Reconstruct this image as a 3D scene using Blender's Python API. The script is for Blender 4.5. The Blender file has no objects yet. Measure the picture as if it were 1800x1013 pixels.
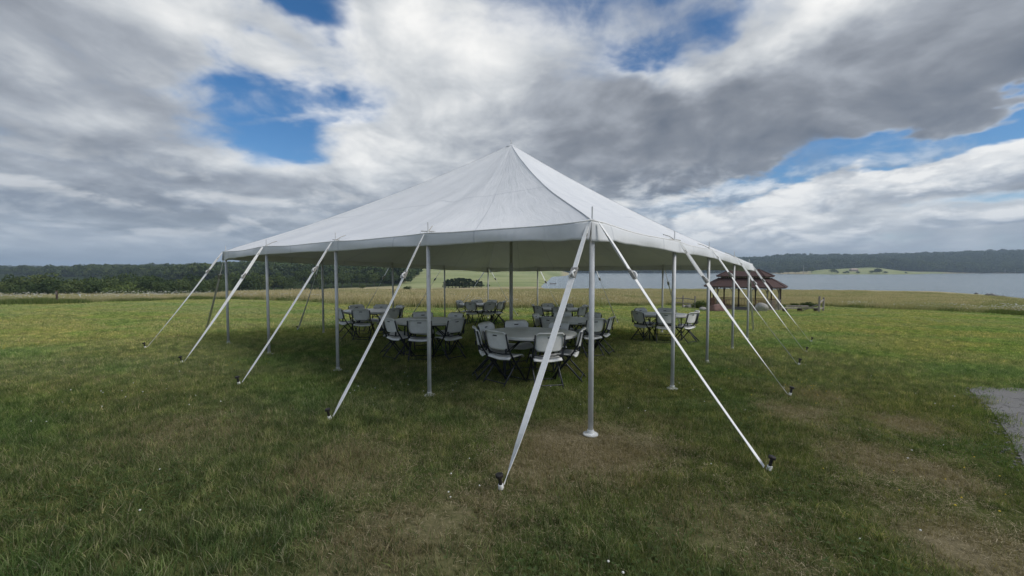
import bpy, bmesh, math, random
import numpy as np
from mathutils import Vector, Matrix

rng = np.random.default_rng(7)
random.seed(7)
scene = bpy.context.scene
COL = scene.collection

# ------------------------------------------------------------------ camera
FPX, PITCH, CAMZ = 740.4, math.radians(2.436), 1.556     # focal length in photo pixels (1800 wide)
cam_d = bpy.data.cameras.new('camera')
cam_d.sensor_width = 36.0
cam_d.lens = FPX / 1800 * 36.0
cam_d.clip_start = 0.05
cam_d.clip_end = 20000
cam = bpy.data.objects.new('camera', cam_d)
COL.objects.link(cam)
cam.location = (0, 0, CAMZ)
cam.rotation_euler = (math.radians(90) - PITCH, 0, 0)
scene.camera = cam

# ------------------------------------------------------------------ exposure and sampling
scene.view_settings.view_transform = 'Standard'
scene.view_settings.look = 'None'
scene.view_settings.exposure = 0.58
scene.view_settings.gamma = 1.0
scene.view_settings.use_curve_mapping = False
scene.render.engine = 'CYCLES'
cy = scene.cycles
cy.use_denoising = True
cy.use_adaptive_sampling = True
cy.adaptive_threshold = 0.018
cy.max_bounces = 8
cy.diffuse_bounces = 3
cy.glossy_bounces = 3
cy.transmission_bounces = 4
cy.transparent_max_bounces = 8
cy.volume_bounces = 0
cy.sample_clamp_indirect = 4.0

# ------------------------------------------------------------------ sun
SUN_EL, SUN_AZ = math.radians(44), math.radians(118)      # azimuth clockwise from +Y (view direction)
sun_d = bpy.data.lights.new('sun', 'SUN')
sun_d.energy = 1.5
sun_d.angle = math.radians(24)
sun_d.color = (1.0, 0.965, 0.91)
sun = bpy.data.objects.new('sun', sun_d)
COL.objects.link(sun)
sdir = Vector((math.sin(SUN_AZ) * math.cos(SUN_EL), math.cos(SUN_AZ) * math.cos(SUN_EL), math.sin(SUN_EL)))
sun.rotation_euler = (-sdir).to_track_quat('-Z', 'Y').to_euler()
sun.location = (0, 0, 60)


# ------------------------------------------------------------------ node helpers
class NB:
    """small builder for shader node trees"""
    def __init__(self, tree):
        self.t = tree
        self.n = tree.nodes
        self.l = tree.links

    def new(self, typ, **kw):
        nd = self.n.new(typ)
        for k, v in kw.items():
            setattr(nd, k, v)
        return nd

    def put(self, sock, v):
        if isinstance(v, bpy.types.NodeSocket):
            self.l.new(v, sock)
        elif v is not None:
            if sock.type == 'RGBA' and hasattr(v, '__len__') and len(v) == 3:
                v = (*v, 1)
            sock.default_value = v

    def m(self, op, a, b=None, c=None, clamp=False):
        nd = self.n.new('ShaderNodeMath')
        nd.operation = op
        nd.use_clamp = clamp
        for i, v in enumerate((a, b, c)):
            if v is not None:
                self.put(nd.inputs[i], v)
        return nd.outputs[0]

    def vm(self, op, a, b=None, out=0):
        nd = self.n.new('ShaderNodeVectorMath')
        nd.operation = op
        self.put(nd.inputs[0], a)
        if b is not None:
            if op == 'SCALE':
                self.put(nd.inputs[3], b)
            else:
                self.put(nd.inputs[1], b)
        return nd.outputs[out]

    def noise(self, vec, scale, detail=4, rough=0.5, dist=0.0, out='Fac', dim='3D', lac=2.0):
        nd = self.n.new('ShaderNodeTexNoise')
        nd.noise_dimensions = dim
        self.put(nd.inputs['Vector'], vec)
        nd.inputs['Scale'].default_value = scale
        nd.inputs['Detail'].default_value = detail
        nd.inputs['Roughness'].default_value = rough
        nd.inputs['Lacunarity'].default_value = lac
        nd.inputs['Distortion'].default_value = dist
        return nd.outputs[out]

    def ramp(self, fac, stops, interp='LINEAR'):
        nd = self.n.new('ShaderNodeValToRGB')
        cr = nd.color_ramp
        cr.interpolation = interp
        while len(cr.elements) < len(stops):
            cr.elements.new(0.5)
        for e, (p, c) in zip(cr.elements, stops):
            e.position = p
            if not hasattr(c, '__len__'):
                c = (c, c, c)
            e.color = (*c[:3], 1)
        self.put(nd.inputs[0], fac)
        return nd.outputs[0]

    def mix(self, fac, a, b, blend='MIX'):
        nd = self.n.new('ShaderNodeMix')
        nd.data_type = 'RGBA'
        nd.blend_type = blend
        self.put(nd.inputs[0], fac)
        self.put(nd.inputs[6], a)
        self.put(nd.inputs[7], b)
        return nd.outputs[2]

    def mapr(self, v, a, b, c=0.0, d=1.0, smooth=True):
        nd = self.n.new('ShaderNodeMapRange')
        nd.interpolation_type = 'SMOOTHSTEP' if smooth else 'LINEAR'
        self.put(nd.inputs[0], v)
        for i, q in enumerate((a, b, c, d)):
            nd.inputs[i + 1].default_value = q
        return nd.outputs[0]

    def sep(self, v):
        nd = self.n.new('ShaderNodeSeparateXYZ')
        self.put(nd.inputs[0], v)
        return nd.outputs

    def comb(self, x, y, z):
        nd = self.n.new('ShaderNodeCombineXYZ')
        for i, v in enumerate((x, y, z)):
            self.put(nd.inputs[i], v)
        return nd.outputs[0]


# ------------------------------------------------------------------ sky: clear-air sky with a broken cloud deck
def px_dir(px, py):
    az = math.atan((px - 900) / FPX)
    el = math.atan((475 - py) / FPX * math.cos(az))
    return az, el


world = bpy.data.worlds.new('World')
scene.world = world
world.use_nodes = True
world.cycles.sampling_method = 'MANUAL'
world.cycles.sample_map_resolution = 512
wt = NB(world.node_tree)
wt.n.clear()
D = wt.new('ShaderNodeTexCoord').outputs['Generated']
dx, dy, dz = wt.sep(D)[:3]
az = wt.m('ARCTAN2', dx, dy)
el = wt.m('ARCSINE', wt.m('MINIMUM', wt.m('MAXIMUM', dz, -1.0), 1.0))
zz = wt.m('ADD', wt.m('MAXIMUM', dz, 0.0), 0.26)
P = wt.comb(wt.m('DIVIDE', dx, zz), wt.m('DIVIDE', dy, zz), 0.0)      # position on the cloud deck
# ragged, billowing edges: the layout of the deck is warped by noise
wn = wt.noise(P, 1.5, 5, 0.58, out='Color', dim='2D')
wx, wy, _ = wt.sep(wt.vm('SUBTRACT', wn, (0.5, 0.5, 0.5)))[:3]
squash = wt.mapr(el, 0.0, 0.45, 0.30, 1.0)
UV = wt.comb(wt.m('MULTIPLY_ADD', wx, 0.34, az), wt.m('MULTIPLY_ADD', wt.m('MULTIPLY', wy, squash), 0.30, el), 0.0)


def gauss(lst, start):
    tot = start
    for (px, py, sx, sy, rot, amp) in lst:
        a0, e0 = px_dir(px, py)
        mp = wt.new('ShaderNodeMapping', vector_type='TEXTURE')
        wt.l.new(UV, mp.inputs[0])
        mp.inputs[1].default_value = (a0, e0, 0)
        mp.inputs[2].default_value = (0, 0, math.radians(rot))
        mp.inputs[3].default_value = (sx / FPX * 1.75, sy / FPX * 1.75, 1)
        r2 = wt.vm('DOT_PRODUCT', mp.outputs[0], mp.outputs[0], out=1)
        g = wt.m('SUBTRACT', 1.0, r2, clamp=True)
        tot = wt.m('MULTIPLY_ADD', wt.m('MULTIPLY', g, g), amp, tot)
    return tot


cover_l = [
    # open blue gaps
    (540, 20, 90, 34, -8, -.85), (490, 165, 100, 50, 15, -.62), (470, 262, 85, 46, 0, -.80), (400, 130, 60, 30, 0, -.25), (590, 190, 50, 30, 0, -.30),
    (1090, 80, 50, 14, 12, -.30), (1245, 16, 40, 10, 0, -.25), (1040, 20, 60, 30, 0, .1), (430, 120, 50, 40, 0, -.2),
    (1470, 284, 430, 16, 12.0, -1.0), (1740, 208, 160, 16, 14, -.8), (1760, 345, 120, 10, 4, -.55), (1280, 352, 90, 10, 5, -.35),
    # solid cloud
    (740, 170, 140, 150, 0, .40), (1330, 190, 460, 95, 10, .60), (1000, 270, 200, 120, 0, .45), (130, 220, 330, 260, 0, .40),
    (1560, 330, 420, 40, 10, .50), (900, 420, 1400, 50, 0, .25), (1650, 40, 300, 80, 0, .5), (620, 320, 200, 50, 0, .4), (520, 95, 60, 24, -20, .35), (1780, 150, 110, 40, 12, .45), (500, 205, 60, 12, 15, .30),
]
shade_l = [
    (730, 160, 170, 130, 0, .38), (650, 290, 170, 50, 5, .34), (820, 50, 160, 70, 0, .18), (420, 60, 160, 60, 0, .16), (340, 270, 110, 30, -15, .18),
    (1420, 12, 190, 42, 6, .55), (1700, 60, 220, 80, 0, .12), (1160, 130, 60, 34, -30, .40), (1060, 95, 40, 20, 0, .3),
    (1530, 312, 480, 30, 12, .85), (1750, 232, 140, 30, 10, .35), (600, 80, 80, 40, -30, .2), (560, 212, 45, 20, 0, .35),
    (1250, 220, 330, 100, 8, -.13), (1560, 205, 330, 46, 12, -.20), (1010, 300, 180, 60, 0, -.06), (1500, 130, 220, 60, 10, -.02),
    (160, 330, 240, 60, 0, -.12), (300, 190, 160, 60, -10, -.04), (200, 60, 200, 60, 0, .10), (80, 120, 160, 60, 0, .06), (100, 230, 160, 50, 0, .08),
    (1720, 316, 190, 16, 3, -.50), (1350, 330, 70, 13, 0, -.55), (1445, 318, 32, 14, 0, -.45), (1675, 274, 60, 13, 0, -.52), (1170, 355, 80, 14, 0, -.40),
    (510, 245, 60, 22, 10, -.2), (640, 235, 40, 16, 0, -.12), (1500, 385, 420, 45, 4, .30), (120, 425, 200, 10, -2, .20), (560, 385, 140, 20, 0, .16),
]
f1 = wt.noise(P, 1.6, 8, 0.54, 0.25, dim='2D')
f2 = wt.noise(wt.vm('ADD', P, (7.3, 2.1, 3.0)), 4.6, 7, 0.58, 0.3, dim='2D')
cov = wt.m('MULTIPLY_ADD', f1, 1.6, -0.80 + 0.58)
cov = wt.m('ADD', cov, wt.m('MULTIPLY_ADD', f2, 1.0, -0.50))
cov = gauss(cover_l, cov)
dens = wt.mapr(cov, -0.06, 0.86, 0.0, 0.97)
# relief: cloud lit from the sun's side (upper right)
f1b = wt.noise(wt.vm('ADD', P, (0.10, -0.10, 0.0)), 1.6, 5, 0.52, 0.25, dim='2D')
rel = wt.m('MULTIPLY', wt.m('SUBTRACT', f1, f1b), 1.0)
shd = wt.m('ADD', 0.45, rel)
shd = wt.m('ADD', shd, wt.m('MULTIPLY_ADD', f2, 0.50, -0.25))
shd = gauss(shade_l, shd)
thin = wt.mapr(cov, 0.3, 0.9, 0.16, -0.06)
shd = wt.m('ADD', shd, thin, clamp=True)
cloud = wt.ramp(shd, [(0.0, (.108, .124, .152)), (0.25, (.165, .180, .205)), (0.5, (.272, .292, .322)), (0.75, (.450, .466, .480)), (1.0, (.665, .662, .648))])
sky = wt.new('ShaderNodeTexSky', sky_type='NISHITA')
sky.sun_disc = False
sky.sun_elevation = SUN_EL
sky.sun_rotation = SUN_AZ
sky.altitude = 300
sky.air_density = 1.0
sky.dust_density = 0.2
sky.ozone_density = 4.0
SKY_K = 0.072
hs = wt.new('ShaderNodeHueSaturation')
hs.inputs['Saturation'].default_value = 1.25
wt.l.new(sky.outputs[0], hs.inputs['Color'])
skyc = wt.vm('SCALE', hs.outputs[0], SKY_K)
col = wt.mix(dens, skyc, cloud)
# rows of distant cumulus low over the horizon, sunlit on top and grey beneath
Q = wt.comb(wt.m('MULTIPLY', az, 3.6), wt.m('MULTIPLY', wt.m('POWER', wt.m('MAXIMUM', el, 0.0), 0.62), 7.0), 0.0)
q1 = wt.noise(Q, 2.1, 7, 0.56, 0.2, dim='2D')
q2 = wt.noise(wt.vm('ADD', Q, (-0.03, 0.16, 0.0)), 2.1, 4, 0.56, 0.2, dim='2D')
band = wt.m('MULTIPLY', wt.mapr(el, 0.02, 0.07), wt.mapr(el, 0.26, 0.13))
qd = wt.m('MULTIPLY', wt.mapr(q1, 0.40, 0.58), band)
qs = wt.m('ADD', 0.50, wt.m('MULTIPLY', wt.m('SUBTRACT', q1, q2), 2.4), clamp=True)
qc = wt.ramp(qs, [(0.0, (.150, .180, .235)), (0.35, (.235, .268, .320)), (0.6, (.40, .43, .465)), (1.0, (.66, .662, .655))])
col = wt.mix(wt.m('MULTIPLY', qd, wt.mapr(az, -0.5, 0.35, 0.45, 0.85)), col, qc)
# pale air towards the horizon
hz = wt.m('MULTIPLY', wt.m('POWER', 2.71828, wt.m('MULTIPLY', wt.m('MAXIMUM', el, 0.0), -13.0)), 0.72)
col = wt.mix(hz, col, (.245, .325, .435))
bg = wt.new('ShaderNodeBackground')
wt.put(bg.inputs[0], col)
bg.inputs[1].default_value = 1.0
wo = wt.new('ShaderNodeOutputWorld')
wt.l.new(bg.outputs[0], wo.inputs[0])

# ------------------------------------------------------------------ terrain height
def _pchip(xs, ys, x):
    xs, ys = np.asarray(xs, float), np.asarray(ys, float)
    h = np.diff(xs)
    d = np.diff(ys) / h
    m = np.zeros_like(ys)
    m[0], m[-1] = d[0], d[-1]
    for i in range(1, len(xs) - 1):
        if d[i - 1] * d[i] > 0:
            w1, w2 = 2 * h[i] + h[i - 1], h[i] + 2 * h[i - 1]
            m[i] = (w1 + w2) / (w1 / d[i - 1] + w2 / d[i])
    i = np.clip(np.searchsorted(xs, x) - 1, 0, len(xs) - 2)
    t = np.clip((x - xs[i]) / h[i], 0, 1)
    return ((2 * t**3 - 3 * t**2 + 1) * ys[i] + (t**3 - 2 * t**2 + t) * h[i] * m[i]
            + (-2 * t**3 + 3 * t**2) * ys[i + 1] + (t**3 - t**2) * h[i] * m[i + 1])


GX, GY = -0.01218, -0.02857
# azimuth key -> (distance ahead, height against the camera)
PROF = {
    -200: [(26, -1.95), (42, -2.9), (60, -4.8), (120, -11), (250, -15), (450, -14), (800, -8), (1500, -2), (2600, 13), (4500, 16)],
    0: [(24, -1.92), (40, -2.85), (60, -4.8), (120, -11), (250, -15), (450, -14), (800, -8), (1500, -2), (2600, 12), (4500, 16)],
    200: [(29, -2.1), (44, -2.95), (65, -4.9), (125, -10.5), (240, -14), (400, -13), (700, -6), (1400, 0), (2600, 12), (4500, 16)],
    400: [(33, -2.25), (46, -2.9), (70, -4.8), (130, -9.5), (230, -13), (330, -12.5), (500, -5), (900, 0), (1500, 4), (2600, 14), (4500, 16)],
    600: [(28, -2.23), (60, -3.6), (120, -6.1), (200, -9.3), (260, -11.3), (330, -10), (500, -1), (800, 5), (2600, 14), (4500, 16)],
    740: [(25, -2.2), (60, -3.6), (120, -6.2), (200, -9.2), (245, -10.3), (300, -9.5), (400, -6), (480, -2.2), (600, 1.5), (900, 3), (4500, 16)],
    860: [(25, -2.25), (60, -3.7), (120, -6.3), (200, -9.2), (245, -9.9), (320, -9.0), (450, -4.5), (550, -1.0), (700, 1), (4500, 16)],
    945: [(25, -2.28), (60, -3.7), (120, -6.3), (200, -9.2), (235, -9.8), (320, -9.1), (450, -6), (600, -3), (1000, 0), (4500, 16)],
    975: [(25, -2.3), (60, -3.7), (120, -6.3), (200, -9.2), (224, -10.05), (260, -11.5), (560, -11.5), (660, -10), (740, -8), (900, -4), (1500, 3), (4500, 16)],
    1010: [(25, -2.32), (60, -3.8), (120, -6.3), (200, -9.2), (224, -10.05), (300, -12), (1400, -12), (1480, -10), (1550, -7), (1900, 15), (2600, 25), (4500, 30)],
    1180: [(30, -2.85), (44, -3.65), (100, -6.0), (200, -9.3), (219, -10.05), (300, -13), (1380, -13), (1450, -10), (1520, -6), (1800, 18), (2200, 34), (4500, 40)],
    1315: [(24, -2.52), (30, -3.02), (38, -3.66), (47, -4.07), (100, -6.2), (195, -9.3), (216, -10.05), (300, -13), (1340, -13), (1420, -10), (1500, -5), (1750, 22), (2050, 38), (2600, 44), (4500, 50)],
    1400: [(24, -2.52), (30, -3.02), (38, -3.6), (47, -4.07), (100, -6.2), (195, -9.3), (216, -10.05), (300, -13), (900, -13), (1040, -10.2), (1100, -8.5), (1250, -8), (1400, -2), (1700, 22), (2000, 46), (2600, 50), (4500, 55)],
    1450: [(24, -2.5), (30, -3.0), (46, -3.95), (100, -6.2), (195, -9.3), (216, -10.05), (300, -13), (880, -13), (1000, -10), (1060, -5), (1150, 2), (1250, 2), (1350, -2), (1450, 5), (1750, 32), (2000, 48), (2600, 52), (4500, 55)],
    1530: [(24, -2.5), (33, -3.15), (46, -4.0), (100, -6.4), (195, -9.5), (210, -10.05), (300, -13), (880, -13), (1000, -10), (1060, -4), (1150, 7), (1230, 7.5), (1340, -2), (1450, 8), (1750, 38), (2000, 54), (2600, 58), (4500, 58)],
    1640: [(24, -2.5), (33, -3.2), (46, -4.15), (100, -6.9), (188, -9.6), (200, -10.05), (300, -13), (1020, -13), (1180, -10.3), (1280, -8), (1400, -3), (1700, 36), (2000, 58), (2600, 62), (4500, 62)],
    1720: [(24, -2.54), (33, -3.35), (60, -5), (100, -7.2), (165, -9.6), (176, -10.05), (300, -13), (1200, -13), (1340, -10), (1400, -6), (1700, 38), (1980, 64), (2600, 68), (4500, 68)],
    1800: [(24, -2.6), (60, -5), (135, -9.6), (148, -10.05), (250, -13), (1200, -13), (1350, -10), (1420, -6), (1700, 40), (1950, 68), (2600, 74), (4500, 74)],
    2150: [(24, -2.9), (60, -5.2), (130, -9.6), (142, -10.05), (250, -13), (1200, -13), (1350, -10), (1420, -6), (1700, 40), (1950, 68), (2600, 74), (4500, 74)],
}
_KA, _KZ = [], []
_LR = np.linspace(math.log(1.0), math.log(7000.0), 700)
for _px in sorted(PROF):
    _a = math.atan((_px - 900) / FPX)
    _r = [0.5, 5, 10, 15, 19.0]
    _z = [CAMZ * 0 - CAMZ + GX * math.sin(_a) * q + GY * math.cos(_a) * q for q in _r]
    for (_d, _zz) in PROF[_px]:
        if _d / math.cos(_a) > 20.5:
            _r.append(_d / math.cos(_a))
            _z.append(_zz)
    _KA.append(_a)
    _KZ.append(_pchip(np.log(_r), _z, _LR) + CAMZ)
_KA, _KZ = np.array(_KA), np.array(_KZ)


def _prof(a, r):
    a = np.clip(a, _KA[0], _KA[-1])
    k = np.clip(np.searchsorted(_KA, a) - 1, 0, len(_KA) - 2)
    t = (a - _KA[k]) / (_KA[k + 1] - _KA[k])
    t = t * t * (3 - 2 * t) * 0.5 + t * 0.5
    q = np.clip((np.log(np.maximum(r, 1.0)) - _LR[0]) / (_LR[1] - _LR[0]), 0, len(_LR) - 1.001)
    i = q.astype(int)
    u = q - i
    return ((_KZ[k, i] * (1 - u) + _KZ[k, i + 1] * u) * (1 - t) + (_KZ[k + 1, i] * (1 - u) + _KZ[k + 1, i + 1] * u) * t)


def sstep(a, b, x):
    t = np.clip((x - a) / (b - a), 0, 1)
    return t * t * (3 - 2 * t)


def terr(x, y):
    x, y = np.atleast_1d(np.asarray(x, float)), np.atleast_1d(np.asarray(y, float))
    r = np.hypot(x, y)
    a = np.arctan2(x, y)
    z = _prof(a, r)
    back = sstep(1.5, math.pi, np.abs(a)) * 0.5
    z = z * (1 - back) + _prof(-a, r) * back
    pl = GX * x + GY * y
    w = sstep(16, 21, r)
    return pl * (1 - w) + z * w


def tz(x, y):
    return float(terr(x, y)[0])


def ray(px, py):
    c, s = math.cos(PITCH), math.sin(PITCH)
    u, v = (px - 900) / FPX, (506.5 - py) / FPX
    return np.array([u, c + v * s, -s + v * c])


def ground(px, py):
    """where the sight line of a photo pixel meets the terrain"""
    d = ray(px, py)
    ts = np.exp(np.linspace(math.log(1.2), math.log(5000), 6000))
    h = CAMZ + ts * d[2] - terr(ts * d[0], ts * d[1])
    i = int(np.argmax(h < 0))
    if h[i] >= 0:
        i = len(ts) - 1
    t0, t1 = ts[i - 1], ts[i]
    t = t0 + (t1 - t0) * h[i - 1] / (h[i - 1] - h[i] + 1e-9)
    return np.array([t * d[0], t * d[1], CAMZ + t * d[2]])


def at_depth(px, py, y):
    d = ray(px, py)
    t = y / d[1]
    return np.array([t * d[0], y, CAMZ + t * d[2]])


# ------------------------------------------------------------------ object helpers
def tag(o, label=None, cat=None, group=None, kind=None):
    if label:
        o['label'] = label
    if cat:
        o['category'] = cat
    if group:
        o['group'] = group
    if kind:
        o['kind'] = kind
    return o


def empty(name, loc=(0, 0, 0), rz=0.0):
    o = bpy.data.objects.new(name, None)
    o.empty_display_size = 0.2
    o.location = loc
    o.rotation_euler = (0, 0, rz)
    COL.objects.link(o)
    return o


class MB:
    """collects vertices and faces of one part"""
    def __init__(self):
        self.v, self.f = [], []

    def add(self, vs, fs):
        k = len(self.v)
        self.v += [tuple(map(float, p)) for p in vs]
        self.f += [tuple(i + k for i in q) for q in fs]
        return self

    def box(self, c, s, rz=0.0, R=None):
        hx, hy, hz = s[0] / 2, s[1] / 2, s[2] / 2
        R = R or Matrix.Rotation(rz, 3, 'Z')
        vs = []
        for sx, sy, sz in ((-1, -1, -1), (1, -1, -1), (1, 1, -1), (-1, 1, -1), (-1, -1, 1), (1, -1, 1), (1, 1, 1), (-1, 1, 1)):
            p = R @ Vector((sx * hx, sy * hy, sz * hz))
            vs.append((c[0] + p.x, c[1] + p.y, c[2] + p.z))
        return self.add(vs, [(0, 3, 2, 1), (4, 5, 6, 7), (0, 1, 5, 4), (1, 2, 6, 5), (2, 3, 7, 6), (3, 0, 4, 7)])

    def beam(self, a, b, w, h, up=(0, 0, 1)):
        a, b, up = Vector(a), Vector(b), Vector(up)
        d = (b - a).normalized()
        sd = d.cross(up)
        if sd.length < 1e-4:
            sd = d.cross(Vector((1, 0, 0)))
        sd.normalize()
        u = sd.cross(d)
        vs = []
        for p in (a, b):
            for sx, sy in ((-1, -1), (1, -1), (1, 1), (-1, 1)):
                vs.append(p + sd * sx * w / 2 + u * sy * h / 2)
        return self.add(vs, [(0, 3, 2, 1), (4, 5, 6, 7), (0, 1, 5, 4), (1, 2, 6, 5), (2, 3, 7, 6), (3, 0, 4, 7)])

    def tube(self, pts, r, n=8, cap=True):
        pts = [Vector(p) for p in pts]
        rs = r if hasattr(r, '__len__') else [r] * len(pts)
        vs, fs = [], []
        ref = None
        for i, p in enumerate(pts):
            d = (pts[min(i + 1, len(pts) - 1)] - pts[max(i - 1, 0)]).normalized()
            if ref is None:
                ref = d.cross(Vector((0.31, 0.17, 0.93)))
                if ref.length < 1e-3:
                    ref = d.cross(Vector((1, 0, 0)))
            ref = (ref - d * ref.dot(d)).normalized()
            o = d.cross(ref)
            for k in range(n):
                a = 2 * math.pi * k / n
                vs.append(p + (ref * math.cos(a) + o * math.sin(a)) * rs[i])
        for i in range(len(pts) - 1):
            for k in range(n):
                k2 = (k + 1) % n
                fs.append((i * n + k, i * n + k2, (i + 1) * n + k2, (i + 1) * n + k))
        if cap:
            fs.append(tuple(range(n - 1, -1, -1)))
            fs.append(tuple((len(pts) - 1) * n + k for k in range(n)))
        return self.add(vs, fs)

    def lathe(self, prof, c=(0, 0, 0), n=16):
        vs, fs = [], []
        for (r, z) in prof:
            for k in range(n):
                a = 2 * math.pi * k / n
                vs.append((c[0] + r * math.cos(a), c[1] + r * math.sin(a), c[2] + z))
        for i in range(len(prof) - 1):
            for k in range(n):
                k2 = (k + 1) % n
                fs.append((i * n + k, i * n + k2, (i + 1) * n + k2, (i + 1) * n + k))
        fs.append(tuple(range(n - 1, -1, -1)))
        fs.append(tuple((len(prof) - 1) * n + k for k in range(n)))
        return self.add(vs, fs)

    def grid(self, fn, nu, nv):
        vs = [fn(i / nu, j / nv) for j in range(nv + 1) for i in range(nu + 1)]
        fs = [(j * (nu + 1) + i, j * (nu + 1) + i + 1, (j + 1) * (nu + 1) + i + 1, (j + 1) * (nu + 1) + i) for j in range(nv) for i in range(nu)]
        return self.add(vs, fs)

    def mesh(self, name, mat, smooth=False):
        me = bpy.data.meshes.new(name)
        me.from_pydata(self.v, [], self.f)
        me.update()
        if mat:
            me.materials.append(mat)
        if smooth:
            me.shade_smooth()
        return me

    def build(self, name, mat, parent=None, smooth=False, solid=0.0, off=0.0, bevel=0.0, label=None):
        o = bpy.data.objects.new(name, self.mesh(name, mat, smooth))
        COL.objects.link(o)
        o.parent = parent
        if solid:
            md = o.modifiers.new('thickness', 'SOLIDIFY')
            md.thickness = solid
            md.offset = off
        if bevel:
            md = o.modifiers.new('edge', 'BEVEL')
            md.width = bevel
            md.segments = 2
            md.limit_method = 'ANGLE'
        if label:
            o['label'] = label
        return o


def np_mesh(name, V, F, mat=None, colors=None, cname='bl', smooth=False):
    """mesh from numpy arrays; F is (n,3) or (n,4)"""
    me = bpy.data.meshes.new(name)
    V = np.asarray(V, np.float32)
    F = np.asarray(F, np.int32)
    me.vertices.add(len(V))
    me.vertices.foreach_set('co', V.ravel())
    n, k = F.shape
    me.loops.add(n * k)
    me.loops.foreach_set('vertex_index', F.ravel())
    me.polygons.add(n)
    me.polygons.foreach_set('loop_start', np.arange(0, n * k, k, dtype=np.int32))
    if smooth:
        me.polygons.foreach_set('use_smooth', np.ones(n, bool))
    me.update(calc_edges=True)
    if colors is not None:
        at = me.attributes.new(cname, 'FLOAT_COLOR', 'POINT')
        c4 = np.ones((len(V), 4), np.float32)
        c4[:, :3] = colors
        at.data.foreach_set('color', c4.ravel())
    if mat:
        me.materials.append(mat)
    return me


def copy_tree(o, parent=None):
    c = o.copy()
    COL.objects.link(c)
    c.parent = parent
    for ch in o.children:
        copy_tree(ch, c)
    return c


def scatter(name, pts, rotz, scale, idx, sources):
    """one object whose points carry copies of small plant meshes (geometry nodes)"""
    me = bpy.data.meshes.new(name)
    pts = np.asarray(pts, np.float32)
    me.vertices.add(len(pts))
    me.vertices.foreach_set('co', pts.ravel())
    for an, typ, arr in (('rz', 'FLOAT', rotz), ('sc', 'FLOAT', scale), ('ix', 'INT', idx)):
        at = me.attributes.new(an, typ, 'POINT')
        at.data.foreach_set('value', np.asarray(arr, np.float32 if typ == 'FLOAT' else np.int32))
    me.update()
    src = bpy.data.collections.new(name + '_kinds')
    for s in sources:
        src.objects.link(s)
    o = bpy.data.objects.new(name, me)
    COL.objects.link(o)
    g = bpy.data.node_groups.new(name + '_spread', 'GeometryNodeTree')
    g.interface.new_socket('Geometry', in_out='INPUT', socket_type='NodeSocketGeometry')
    g.interface.new_socket('Geometry', in_out='OUTPUT', socket_type='NodeSocketGeometry')
    N, L = g.nodes, g.links
    gi, go = N.new('NodeGroupInput'), N.new('NodeGroupOutput')
    ci = N.new('GeometryNodeCollectionInfo')
    ci.inputs['Collection'].default_value = src
    ci.inputs['Separate Children'].default_value = True
    ci.inputs['Reset Children'].default_value = True
    ip = N.new('GeometryNodeInstanceOnPoints')
    ip.inputs['Pick Instance'].default_value = True

    def attr(nm, typ):
        a = N.new('GeometryNodeInputNamedAttribute')
        a.data_type = typ
        a.inputs['Name'].default_value = nm
        return a.outputs['Attribute']
    cx = N.new('ShaderNodeCombineXYZ')
    L.new(attr('rz', 'FLOAT'), cx.inputs[2])
    L.new(gi.outputs[0], ip.inputs['Points'])
    L.new(ci.outputs[0], ip.inputs['Instance'])
    L.new(attr('ix', 'INT'), ip.inputs['Instance Index'])
    L.new(cx.outputs[0], ip.inputs['Rotation'])
    cs = N.new('ShaderNodeCombineXYZ')
    sc = attr('sc', 'FLOAT')
    for k in range(3):
        L.new(sc, cs.inputs[k])
    L.new(cs.outputs[0], ip.inputs['Scale'])
    L.new(ip.outputs[0], go.inputs[0])
    md = o.modifiers.new('spread', 'NODES')
    md.node_group = g
    return o


# smooth value noise in the plane, for placing plants
_NT = np.random.default_rng(99).random((256, 256))


def vnoise(x, y, s):
    x, y = np.asarray(x) * s + 1000.3, np.asarray(y) * s + 1000.7
    i, j = np.floor(x).astype(int), np.floor(y).astype(int)
    u, v = x - i, y - j
    u, v = u * u * (3 - 2 * u), v * v * (3 - 2 * v)
    T = lambda a, b: _NT[a % 256, b % 256]
    return (T(i, j) * (1 - u) + T(i + 1, j) * u) * (1 - v) + (T(i, j + 1) * (1 - u) + T(i + 1, j + 1) * u) * v


def fbm(x, y, s):
    return vnoise(x, y, s) * .55 + vnoise(x, y, s * 2.3) * .28 + vnoise(x, y, s * 5.1) * .17


# ------------------------------------------------------------------ materials
def new_mat(name):
    m = bpy.data.materials.new(name)
    m.use_nodes = True
    nb = NB(m.node_tree)
    nb.n.clear()
    out = nb.new('ShaderNodeOutputMaterial')
    return m, nb, out


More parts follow.
